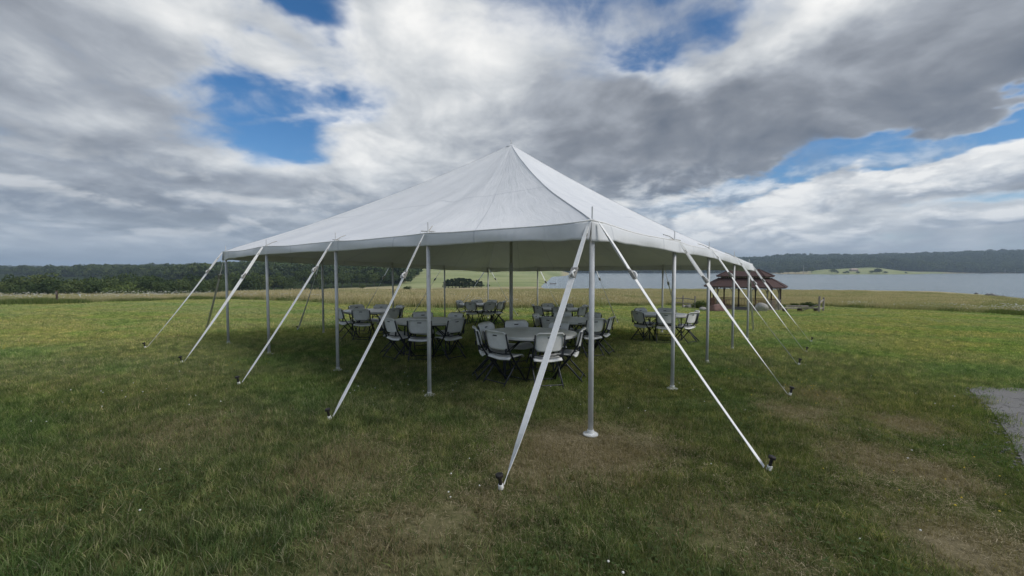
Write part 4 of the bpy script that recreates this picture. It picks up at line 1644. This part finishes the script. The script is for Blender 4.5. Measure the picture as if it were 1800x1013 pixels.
for i in range(12):
    a, b = np.array(OCT[i]), np.array(OCT[(i + 1) % 12])
    MB().beam((*a, EV - .02), (*b, EV - .02), .09, .16).build('eave_beam', M['wood_dark'], gaz)
    # little spindles of the frieze under the eave
    L = np.hypot(*(b - a))
    d = (b - a) / L
    nsp = int(L / .16)
    for k in range(1, nsp):
        q_ = a + d * L * k / nsp
        if k % 2 == 0:
            MB().box((q_[0], q_[1], EV - .16), (.03, .03, .14)).build('frieze_spindle', M['wood_dark'], gaz)
    if i == 1:
        continue                                               # the way in
    mat_ = M['wood_grey'] if i in (3, 4) else M['wood_red']
    rl = MB()
    rl.beam((*(a + d * .06), FL + .92), (*(b - d * .06), FL + .92), .11, .05)
    ro = rl.build('railing', mat_, gaz)
    MB().beam((*(a + d * .06), FL + .10), (*(b - d * .06), FL + .10), .06, .07).build('bottom_rail', mat_, ro)
    nb2 = int(L / .135)
    for k in range(1, nb2):
        q_ = a + d * L * k / nb2
        MB().box((q_[0], q_[1], FL + .50), (.042, .042, .76), math.atan2(d[1], d[0])).build('baluster', mat_, ro)


def ring(sx, sy, cut, z):
    return [(-(sx - cut), -sy, z), (sx - cut, -sy, z), (sx, -(sy - cut), z), (sx, sy - cut, z), (sx - cut, sy, z), (-(sx - cut), sy, z), (-sx, sy - cut, z), (-sx, -(sy - cut), z)]


def roof_tier(name, r0, r1, thick):
    b = MB()
    # courses of shingles: each course stands a little proud of the next
    n = 9
    for k in range(n):
        t0, t1 = k / n, (k + 1) / n
        lo = [tuple(np.array(p) * (1 - t0) + np.array(q_) * t0 + np.array([0, 0, .016])) for p, q_ in zip(r0, r1)]
        hi = [tuple(np.array(p) * (1 - t1) + np.array(q_) * t1) for p, q_ in zip(r0, r1)]
        bt = [(p[0], p[1], p[2] - .03) for p in lo]
        v = lo + hi + bt
        b.add(v, [(i, (i + 1) % 8, 8 + (i + 1) % 8, 8 + i) for i in range(8)] + [(16 + i, 16 + (i + 1) % 8, (i + 1) % 8, i) for i in range(8)])
    o = b.build(name, M['shingle'], gaz)
    f = MB()
    for i in range(8):
        p, q_ = r0[i], r0[(i + 1) % 8]
        f.beam((p[0] * .985, p[1] * .985, p[2] - .06), (q_[0] * .985, q_[1] * .985, q_[2] - .06), .03, .10)
    f.build('fascia', M['wood_dark'], o)
    for i in range(8):
        MB().tube([np.array(r0[i]) + np.array([0, 0, .03]), np.array(r1[i]) + np.array([0, 0, .02])], .035, 5).build('hip_cap', M['shingle'], o)
    return o


roof_tier('lower_roof', ring(3.72, 2.30, 1.0, EV + .02), ring(2.35, 1.05, .55, EV + .84), .05)
MB().add(ring(2.20, .95, .5, EV + .78) + ring(2.20, .95, .5, EV + 1.12), [(i, (i + 1) % 8, 8 + (i + 1) % 8, 8 + i) for i in range(8)]).build('cupola_wall', M['wood_dark'], gaz)
cup = ring(2.22, .97, .5, EV + .96)
for i in range(8):
    a, b = np.array(cup[i]), np.array(cup[(i + 1) % 8])
    nn = max(2, int(np.hypot(*(b - a)[:2]) / .22))
    for k in range(nn):
        q_ = a + (b - a) * (k + .5) / nn
        MB().box(tuple(q_), (.10, .05, .14), math.atan2(b[1] - a[1], b[0] - a[0])).build('cupola_vent', M['white_wall'], gaz)
roof_tier('upper_roof', ring(2.62, 1.35, .65, EV + 1.05), ring(1.25, .05, .03, EV + 1.70), .05)

# ------------------------------------------------------------------ boulders round the gazebo
def boulder(name, p, s, mat, seed, label):
    b = bmesh.new()
    bmesh.ops.create_icosphere(b, subdivisions=3, radius=1)
    g_ = np.random.default_rng(seed)
    pl = [(Vector(g_.normal(0, 1, 3)).normalized(), .62 + .25 * g_.random()) for _ in range(9)]
    for v in b.verts:
        for nrm, d in pl:
            e = v.co.dot(nrm)
            if e > d:
                v.co -= nrm * (e - d) * .85
        v.co *= 1 + .10 * (vnoise(v.co.x * 2 + seed, v.co.y * 2 + v.co.z * 1.7, 1.3) - .5)
        v.co = Vector((v.co.x * s[0], v.co.y * s[1], v.co.z * s[2]))
    me = bpy.data.meshes.new(name)
    b.to_mesh(me)
    b.free()
    me.shade_smooth()
    me.materials.append(mat)
    o = bpy.data.objects.new(name, me)
    COL.objects.link(o)
    o.location = (p[0], p[1], tz(p[0], p[1]) + s[2] * .45)
    o.rotation_euler = (0, 0, seed)
    tag(o, label, 'boulder', 'boulders beside the gazebo')
    return o


def gp(px, py):
    return ground(px, py)[:2]


boulder('boulder', gp(1259, 548), (.58, .45, .40), M['boulder_red'], 3, 'rounded reddish boulder at the left front of the gazebo')
boulder('boulder', gp(1337, 549), (.62, .48, .50), M['boulder_pale'], 8, 'big pale grey boulder in front of the gazebo entrance')
boulder('boulder', gp(1236, 547), (.34, .28, .20), M['boulder_pale'], 5, 'small pale boulder left of the reddish one')
boulder('boulder', gp(1203, 541), (.22, .2, .18), M['boulder_pale'], 6, 'small white stone under the split-rail fence')
boulder('boulder', gp(1211, 542), (.36, .3, .22), M['rock'], 12, 'dark low stone at the foot of the split-rail fence')

# ------------------------------------------------------------------ split-rail fences
def fence(posts, rails, label, hh=1.05):
    f = empty('split_rail_fence', (posts[0][0], posts[0][1], tz(*posts[0])))
    tag(f, label, 'fence')
    o3 = f.location
    for i, p in enumerate(posts):
        z0 = tz(*p) - o3.z
        MB().tube([(p[0] - o3.x, p[1] - o3.y, z0 - .1), (p[0] - o3.x + .02, p[1] - o3.y, z0 + hh * .5), (p[0] - o3.x + .03, p[1] - o3.y, z0 + hh)], [.07, .065, .06], 7).build('post', M['wood_grey'], f)
    for (a, b, za, zb) in rails:
        A, B = posts[a] if not hasattr(a, '__len__') else a, posts[b] if not hasattr(b, '__len__') else b
        p0 = np.array([A[0] - o3.x, A[1] - o3.y, tz(*A) - o3.z + za])
        p1 = np.array([B[0] - o3.x, B[1] - o3.y, tz(*B) - o3.z + zb])
        m0 = (p0 + p1) / 2 + np.array([0, 0, .02])
        MB().tube([p0, m0, p1], [.04, .048, .038], 6).build('rail', M['wood_grey'], f)
    return f


fp = [gp(1183, 540), gp(1200, 541), gp(1221, 543.5)]
fence(fp, [(0, 1, .78, .80), (1, 2, .80, .76), (0, 1, .38, .40), (1, 2, .40, .36)], 'weathered split-rail fence left of the gazebo, two posts and rails')
fq = [gp(1439, 550), gp(1446.5, 549)]
qa, qb = gp(1392, 549), gp(1381, 545)
fence(fq, [(fq[0], tuple(gp(1402, 549.5)), .28, .30), (fq[0], tuple(gp(1411, 549)), .52, .12), (0, 1, .55, .88), (0, 1, .22, .30)], 'grey split-rail fence end with two close posts right of the gazebo')
bench = empty('plank_bench', (*gp(1408, 549), ground(1408, 549)[2]))
tag(bench, 'low weathered plank bench between the gazebo and the fence posts', 'bench')
bw = 3.0
rzb = 0.0
MB().box((0, 0, .30), (bw, .42, .06)).build('seat', M['wood_grey'], bench, bevel=.01)
MB().box((-.1, .30, .42), (bw * .55, .10, .08)).build('back_log', M['wood_grey'], bench, bevel=.01)
for sx in (-1.2, -.1, 1.1):
    MB().box((sx, 0, .14), (.14, .34, .32)).build('leg', M['wood_dark'], bench)

# ------------------------------------------------------------------ trees
def tree_tint(nb, pos, c, r, h):
    return nb.mix(nb.mapr(nb.noise(pos, .012, 3, .5), .45, .62, 0, .35), c, nb.mix(1.0, c, (1.25, 1.1, .8), 'MULTIPLY'))


M['foliage'] = leafy('tree_foliage', [(0, (.034, .056, .024)), (.4, (.064, .094, .038)), (.75, (.100, .134, .052)), (1, (.150, .178, .072))], trans=.22, rnd_obj=.55, patch=tree_tint)
M['cedar'] = leafy('cedar_foliage', [(0, (.022, .038, .022)), (.6, (.038, .06, .030)), (1, (.06, .08, .04))], trans=.12, rnd_obj=.4)


def crown_arrays(seed, n, size, lobes, w=1.0, h=1.0, z0=.25, conic=0.0):
    """leaf clumps over a group of uneven lobes; crown about 1 high, foot at z=0"""
    g_ = np.random.default_rng(seed)
    L = []
    for i in range(lobes):
        t = g_.random()
        zc = z0 + .12 + (1 - z0 - .25) * t
        wr = (.34 * (1 - t * .45) if not conic else .22 * (1.1 - t))
        a, rr = g_.random() * 6.28, wr * math.sqrt(g_.random())
        rad = (.13 + .12 * g_.random()) * (1 - conic * t * .75)
        L.append((math.cos(a) * rr * w, math.sin(a) * rr * w, zc * h, rad))
    L = np.array(L)
    k = g_.integers(0, lobes, n)
    d = g_.normal(0, 1, (n, 3))
    d /= np.linalg.norm(d, axis=1)[:, None]
    rad = L[k, 3] * (.62 + .45 * g_.random(n)**.5)
    c = L[k, :3] + d * rad[:, None] * np.array([1.1, 1.1, .85])
    nr = d + g_.normal(0, .55, (n, 3)) + np.array([0, 0, .25])
    nr /= np.linalg.norm(nr, axis=1)[:, None]
    t1 = np.cross(nr, g_.normal(0, 1, (n, 3)))
    t1 /= np.linalg.norm(t1, axis=1)[:, None]
    t2 = np.cross(nr, t1)
    s = size * (.5 + .9 * g_.random(n))[:, None]
    V = np.concatenate([c - t1 * s, c + t2 * s * .75, c + t1 * s, c - t2 * s * .75])
    i = np.arange(n)
    F = np.stack([i, i + n, i + 2 * n, i + 3 * n], 1)
    rn = np.clip(.5 + .28 * g_.normal(0, 1, n), 0, 1)
    C = np.stack([rn, (c[:, 2]), rn * 0], 1)
    return V, F, np.concatenate([C] * 4)


def trunk_mb(seed, h=.5, r=.028):
    g_ = np.random.default_rng(seed)
    b = MB()
    b.tube([(0, 0, -.05), (.004, .003, h * .4), (.01, -.004, h)], [r, r * .75, r * .45], 7)
    for i in range(5):
        a = g_.random() * 6.28
        z = h * (.45 + .45 * g_.random())
        b.tube([(.005, 0, z), (math.cos(a) * .10, math.sin(a) * .10, z + .10), (math.cos(a) * .19, math.sin(a) * .19, z + .22)], [r * .42, r * .3, r * .14], 5)
    return b


NV = 6
crown_me = [np_mesh('crown', *crown_arrays(200 + i, 2100, .030, 12 + i, w=1.0 + .25 * (i % 3))[:2], M['foliage'], crown_arrays(200 + i, 2100, .030, 12 + i, w=1.0 + .25 * (i % 3))[2]) for i in range(NV)]
trunk_me = [trunk_mb(220 + i).mesh('trunk', M['bark']) for i in range(NV)]
cedar_me = [np_mesh('crown', *crown_arrays(240 + i, 1300, .030, 13, w=.9, z0=.05, conic=1.0)[:2], M['cedar'], crown_arrays(240 + i, 1300, .030, 13, w=.9, z0=.05, conic=1.0)[2]) for i in range(3)]


def tree(p, h, wid, k, label, group, name='broadleaf_tree', cedar=False, rz=0.0, cat='tree'):
    t = empty(name, (p[0], p[1], tz(p[0], p[1]) - .15), rz)
    tag(t, label, cat, group)
    for nm, me in (('trunk', trunk_me[k % NV]), ('crown', cedar_me[k % 3] if cedar else crown_me[k % NV])):
        o = bpy.data.objects.new(nm, me)
        COL.objects.link(o)
        o.parent = t
        o.scale = (wid, wid, h)
    return t


gt = np.random.default_rng(21)
BELT = 'dark trees of the belt beyond the left meadow'
n_ = 0
for row, (d0, d1, h0, h1) in enumerate(((118, 135, 7.0, 9.0), (140, 175, 9.0, 11.5))):
    px = -140.0
    while px < 345:
        d = gt.uniform(d0, d1) + max(0, px - 200) * .18
        h = gt.uniform(h0, h1)
        y_ = d
        tree(((px - 900) / FPX * y_, y_), h, h * gt.uniform(.85, 1.15), int(gt.integers(0, 99)), 'dark green broadleaf tree in the dense belt beyond the left meadow', BELT, rz=gt.random() * 6.28)
        px += gt.uniform(17, 27) * (1.0 if row == 0 else 1.25)
# the paler round willow-like tree standing in front of the belt
q_ = ((228 - 900) / FPX * 112, 112)
tw = tree(q_, 7.4, 8.6, 2, 'pale green round-headed tree in front of the dark belt, left of the tent', None, rz=1.0)
for ch in tw.children:
    if ch.name.startswith('crown'):
        mm = M['foliage'].copy()
        mm.name = 'pale_foliage'
        for nd in mm.node_tree.nodes:
            if nd.type == 'VALTORGB':
                for e in nd.color_ramp.elements:
                    e.color = (e.color[0] * 1.75, e.color[1] * 1.6, e.color[2] * 1.5, 1)
        me2 = ch.data.copy()
        me2.materials.clear()
        me2.materials.append(mm)
        ch.data = me2
WOOD = 'trees at the front of the wooded slope'
px = 352.0
while px < 735:
    d = np.interp(px, *FOREST_N) + gt.uniform(3, 22)
    h = gt.uniform(8, 12.5)
    tree(((px - 900) / FPX * d, d), h, h * gt.uniform(.9, 1.2), int(gt.integers(0, 99)), 'green broadleaf tree at the front of the wooded slope behind the tent', WOOD, rz=gt.random() * 6.28)
    px += gt.uniform(11, 19)
# grove of dark cedars in front of the green hill, seen under the canopy
px = 783.0
while px < 852:
    d = gt.uniform(232, 246)
    h = gt.uniform(5.2, 7.0) * (1 - .25 * abs(px - 815) / 40)
    tree(((px - 900) / FPX * d, d), h, h * 1.9, int(gt.integers(0, 99)), 'dark cedar in the small grove below the green hill', 'cedars of the grove below the green hill', 'cedar_tree', True, gt.random() * 6.28)
    px += gt.uniform(4.5, 7.5)
tree((( 858 - 900) / FPX * 245, 245), 2.6, 4.5, 1, 'low dark shrub just right of the cedar grove', None, 'shrub', True, cat='shrub')
tree(((637 - 900) / FPX * 215, 215), 2.4, 4.4, 3, 'lone round shrub in the meadow in front of the wood', None, 'shrub', False, cat='shrub')
tree(((716 - 900) / FPX * 150, 150), 2.0, 3.0, 4, 'small brownish shrub standing in the tan meadow', None, 'shrub', False, cat='shrub')
# weeds and tall plants by the gazebo
for i, (pa, pb, hh, lb) in enumerate(((1232, 544, .9, 'leafy green bush between the split-rail fence and the gazebo'), (1396, 541, .62, 'tall weedy bush behind the plank bench'), (1425, 540, .8, 'tall leafy weed just left of the fence posts'))):
    p_ = gp(pa, pb)
    tree(p_, hh, hh * 1.9, i, lb, None, 'bush', False, cat='bush')

# far woods: too many and too small to tell apart
def far_tree(name, seed, n, size, w):
    V, F, C = crown_arrays(seed, n, size, 9, w=w, z0=.12)
    return bpy.data.objects.new(name, np_mesh(name, V, F, M['foliage'], C))


ft = [far_tree('far_tree_%02d' % i, 260 + i, 420, .070, 1.15 + .2 * (i % 2)) for i in range(5)]


def wood(name, label, x, y, h0, h1):
    k = zones(x, y)[1] > .5
    x, y = x[k], y[k]
    z = terr(x, y)
    k = z > LZ + .3
    x, y, z = x[k], y[k], z[k]
    o = scatter(name, np.stack([x, y, z - .4], 1), gt.random(len(x)) * 6.28, gt.uniform(h0, h1, len(x)) * (.55 + .9 * fbm(x, y, .012)), gt.integers(0, 5, len(x)), ft)
    tag(o, label, 'wood', kind='stuff')


N_ = 9000
px = gt.uniform(-330, 745, N_)
d = np.exp(gt.uniform(math.log(150), math.log(2900), N_))
wood('far_wood', 'wooded slopes rolling away behind the meadow at left', (px - 900) / FPX * d, d, 9, 15)
N_ = 9500
px = gt.uniform(940, 2080, N_)
d = 1350 + 1000 * gt.random(N_)**1.5
wood('far_wood', 'wooded hills along the far shore of the lake', (px - 900) / FPX * d, d, 17, 28)
px = np.linspace(1180, 2050, 520) + gt.uniform(-2, 2, 520)
d = 1358 + gt.uniform(0, 25, 520)
wood('far_wood', 'row of trees along the far waterline', (px - 900) / FPX * d, d, 14, 20)
# pale dead trunks at the far waterline
ORD = ['first', 'second', 'third', 'fourth', 'fifth', 'sixth', 'seventh']
for px in (1412, 1656, 1668, 1699, 1745, 1766, 1774, 1784):
    d = 1352 if px > 1500 else 1040
    x_ = (px - 900) / FPX * d
    h = 17.0 if px > 1500 else 22.0
    b = MB().tube([(0, 0, -1), (.2, 0, h * .5), (-.2, .1, h)], [.75, .6, .3], 6)
    b.tube([(.2, 0, h * .55), (2.2, 0, h * .75)], [.3, .1], 5)
    o = b.build('dead_trunk', M['bark_pale'])
    o.location = (x_, d, max(LZ, tz(x_, d)))
    tag(o, 'pale bare trunk on the far shore at right, %s of seven from the left' % ORD[[1656, 1668, 1699, 1745, 1766, 1774, 1784].index(px)] if px > 1500 else 'tall pale bare trunk left of the grassy point across the lake', 'dead tree', 'bare trunks on the far shore' if px > 1500 else None)
# shrubs and trees on the grassy point across the lake
for i, (px, d, h) in enumerate(((1372, 1060, 13), (1386, 1075, 15), (1398, 1080, 16), (1412, 1085, 15), (1426, 1078, 14), (1462, 1030, 11), (1468, 1035, 9), (1472, 1015, 6), (1484, 1015, 6), (1489, 1015, 7), (1508, 1015, 7), (1531, 1018, 8), (1541, 1020, 13), (1546, 1020, 11), (1556, 1015, 7), (1592, 1020, 5))):
    tree(((px - 900) / FPX * d, d), h, h * 1.3, i, 'green tree on the low grassy point across the lake', 'trees on the point across the lake', rz=i)
# house on the point
hx, hy = (1500 - 900) / FPX * 1075, 1075
ho = empty('house', (hx, hy, tz(hx, hy)))
tag(ho, 'low tan house on the grassy point across the lake', 'house')
MB().box((0, 0, 2.0), (17, 9, 4.6)).build('wall', M['tan_wall'], ho)
MB().add([(-9.5, -5.5, 4.2), (9.5, -5.5, 4.2), (9.5, 5.5, 4.2), (-9.5, 5.5, 4.2), (-7, 0, 7.4), (7, 0, 7.4)], [(0, 1, 5, 4), (1, 2, 5), (2, 3, 4, 5), (3, 0, 4), (3, 2, 1, 0)]).build('roof', M['tan_roof'], ho)
for sx in (-5, 0, 5):
    MB().box((sx, -4.55, 2.1), (2.0, .2, 1.6)).build('window', M['slot'], ho)
# white building on the left skyline
hx, hy = (308 - 900) / FPX * 2350, 2350
wb = empty('shed', (hx, hy, tz(hx, hy) + 9))
tag(wb, 'long white farm shed on the wooded skyline at left', 'shed')
MB().box((0, 0, 2), (24, 10, 9)).build('wall', M['white_wall'], wb)
MB().add([(-12.5, -5.5, 6.4), (12.5, -5.5, 6.4), (12.5, 5.5, 6.4), (-12.5, 5.5, 6.4), (-12.5, 0, 9), (12.5, 0, 9)], [(0, 1, 5, 4), (2, 3, 4, 5), (1, 2, 5), (3, 0, 4), (3, 2, 1, 0)]).build('roof', M['white_wall'], wb)
hx, hy = (163 - 900) / FPX * 2350, 2350
mast = empty('radio_mast', (hx, hy, tz(hx, hy)))
tag(mast, 'thin radio mast on the wooded skyline at far left', 'mast')
mb_ = MB()
for a in range(3):
    mb_.tube([(math.cos(a * 2.09) * .8, math.sin(a * 2.09) * .8, 0), (math.cos(a * 2.09) * .3, math.sin(a * 2.09) * .3, 36)], .16, 5)
for k in range(12):
    mb_.tube([(math.cos(k * 2.09) * .7, math.sin(k * 2.09) * .7, k * 3), (math.cos(k * 2.09 + 2.09) * .6, math.sin(k * 2.09 + 2.09) * .6, k * 3 + 3)], .1, 4)
mb_.build('lattice', M['steel_far'], mast)
# jetty at the left end of the lake, and rocks on the near shore
jx, jy = (972 - 900) / FPX * 300, 300
je = empty('jetty', (jx, jy, LZ))
tag(je, 'small dark floating jetty near the left end of the lake', 'jetty')
MB().box((0, 0, .45), (4.4, 1.8, .35)).build('deck', M['wood_dark'], je)
for sx in (-1.8, 1.8):
    MB().tube([(sx, -.8, -1), (sx, -.8, 1.2)], .1, 6).build('pile', M['wood_dark'], je)
for i, (px, py) in enumerate(((1744, 521.5), (1736, 520.5), (1752, 522.5), (1763, 523.5), (1716, 517.5))):
    p_ = ground(px, py)
    o = boulder('boulder', p_[:2], (1.1 - .12 * i, .8, .75 - .06 * i), M['rock'], 30 + i, ['dark rock at the waterline, largest of the shore rocks at right'] [0] if i == 0 else 'small dark rock on the near shoreline at right, %s' % ['', 'just left of the largest', 'just right of the largest', 'farthest right', 'farthest left'][i])
    o['group'] = 'rocks along the near shore'
# markers in the left meadow
p_ = gp(100.5, 534)
sp = empty('marker_post', (p_[0], p_[1], tz(*p_)))
tag(sp, 'thin dark wooden post at the lawn edge on the far left', 'post')
MB().box((0, 0, .36), (.07, .07, .80)).build('shaft', M['wood_dark'], sp)
MB().box((0, -.045, .62), (.10, .012, .16)).build('plate', M['wood_grey'], sp)
p_ = ground(141, 528.5)
wm = empty('trail_marker', (p_[0], p_[1], p_[2]))
tag(wm, 'small white marker in the meadow right of the dark post', 'marker')
MB().box((0, 0, .22), (.04, .04, .44)).build('shaft', M['white_wall'], wm)
MB().box((0, -.03, .40), (.08, .015, .12)).build('plate', M['white_wall'], wm)

# ------------------------------------------------------------------ the air
hz_ = MB().box((0, 0, 50), (13400, 13400, 140)).build('haze', None)
hm = bpy.data.materials.new('haze_air')
hm.use_nodes = True
hn = NB(hm.node_tree)
hn.n.clear()
ho_ = hn.new('ShaderNodeOutputMaterial')
pv = hn.new('ShaderNodeVolumePrincipled')
pv.inputs['Color'].default_value = (.66, .82, 1.0, 1)
pv.inputs['Density'].default_value = 0.00021
pv.inputs['Anisotropy'].default_value = 0.0
hn.l.new(pv.outputs[0], ho_.inputs['Volume'])
hz_.data.materials.append(hm)
tag(hz_, 'thin pale haze over the distant hills', 'haze', kind='stuff')
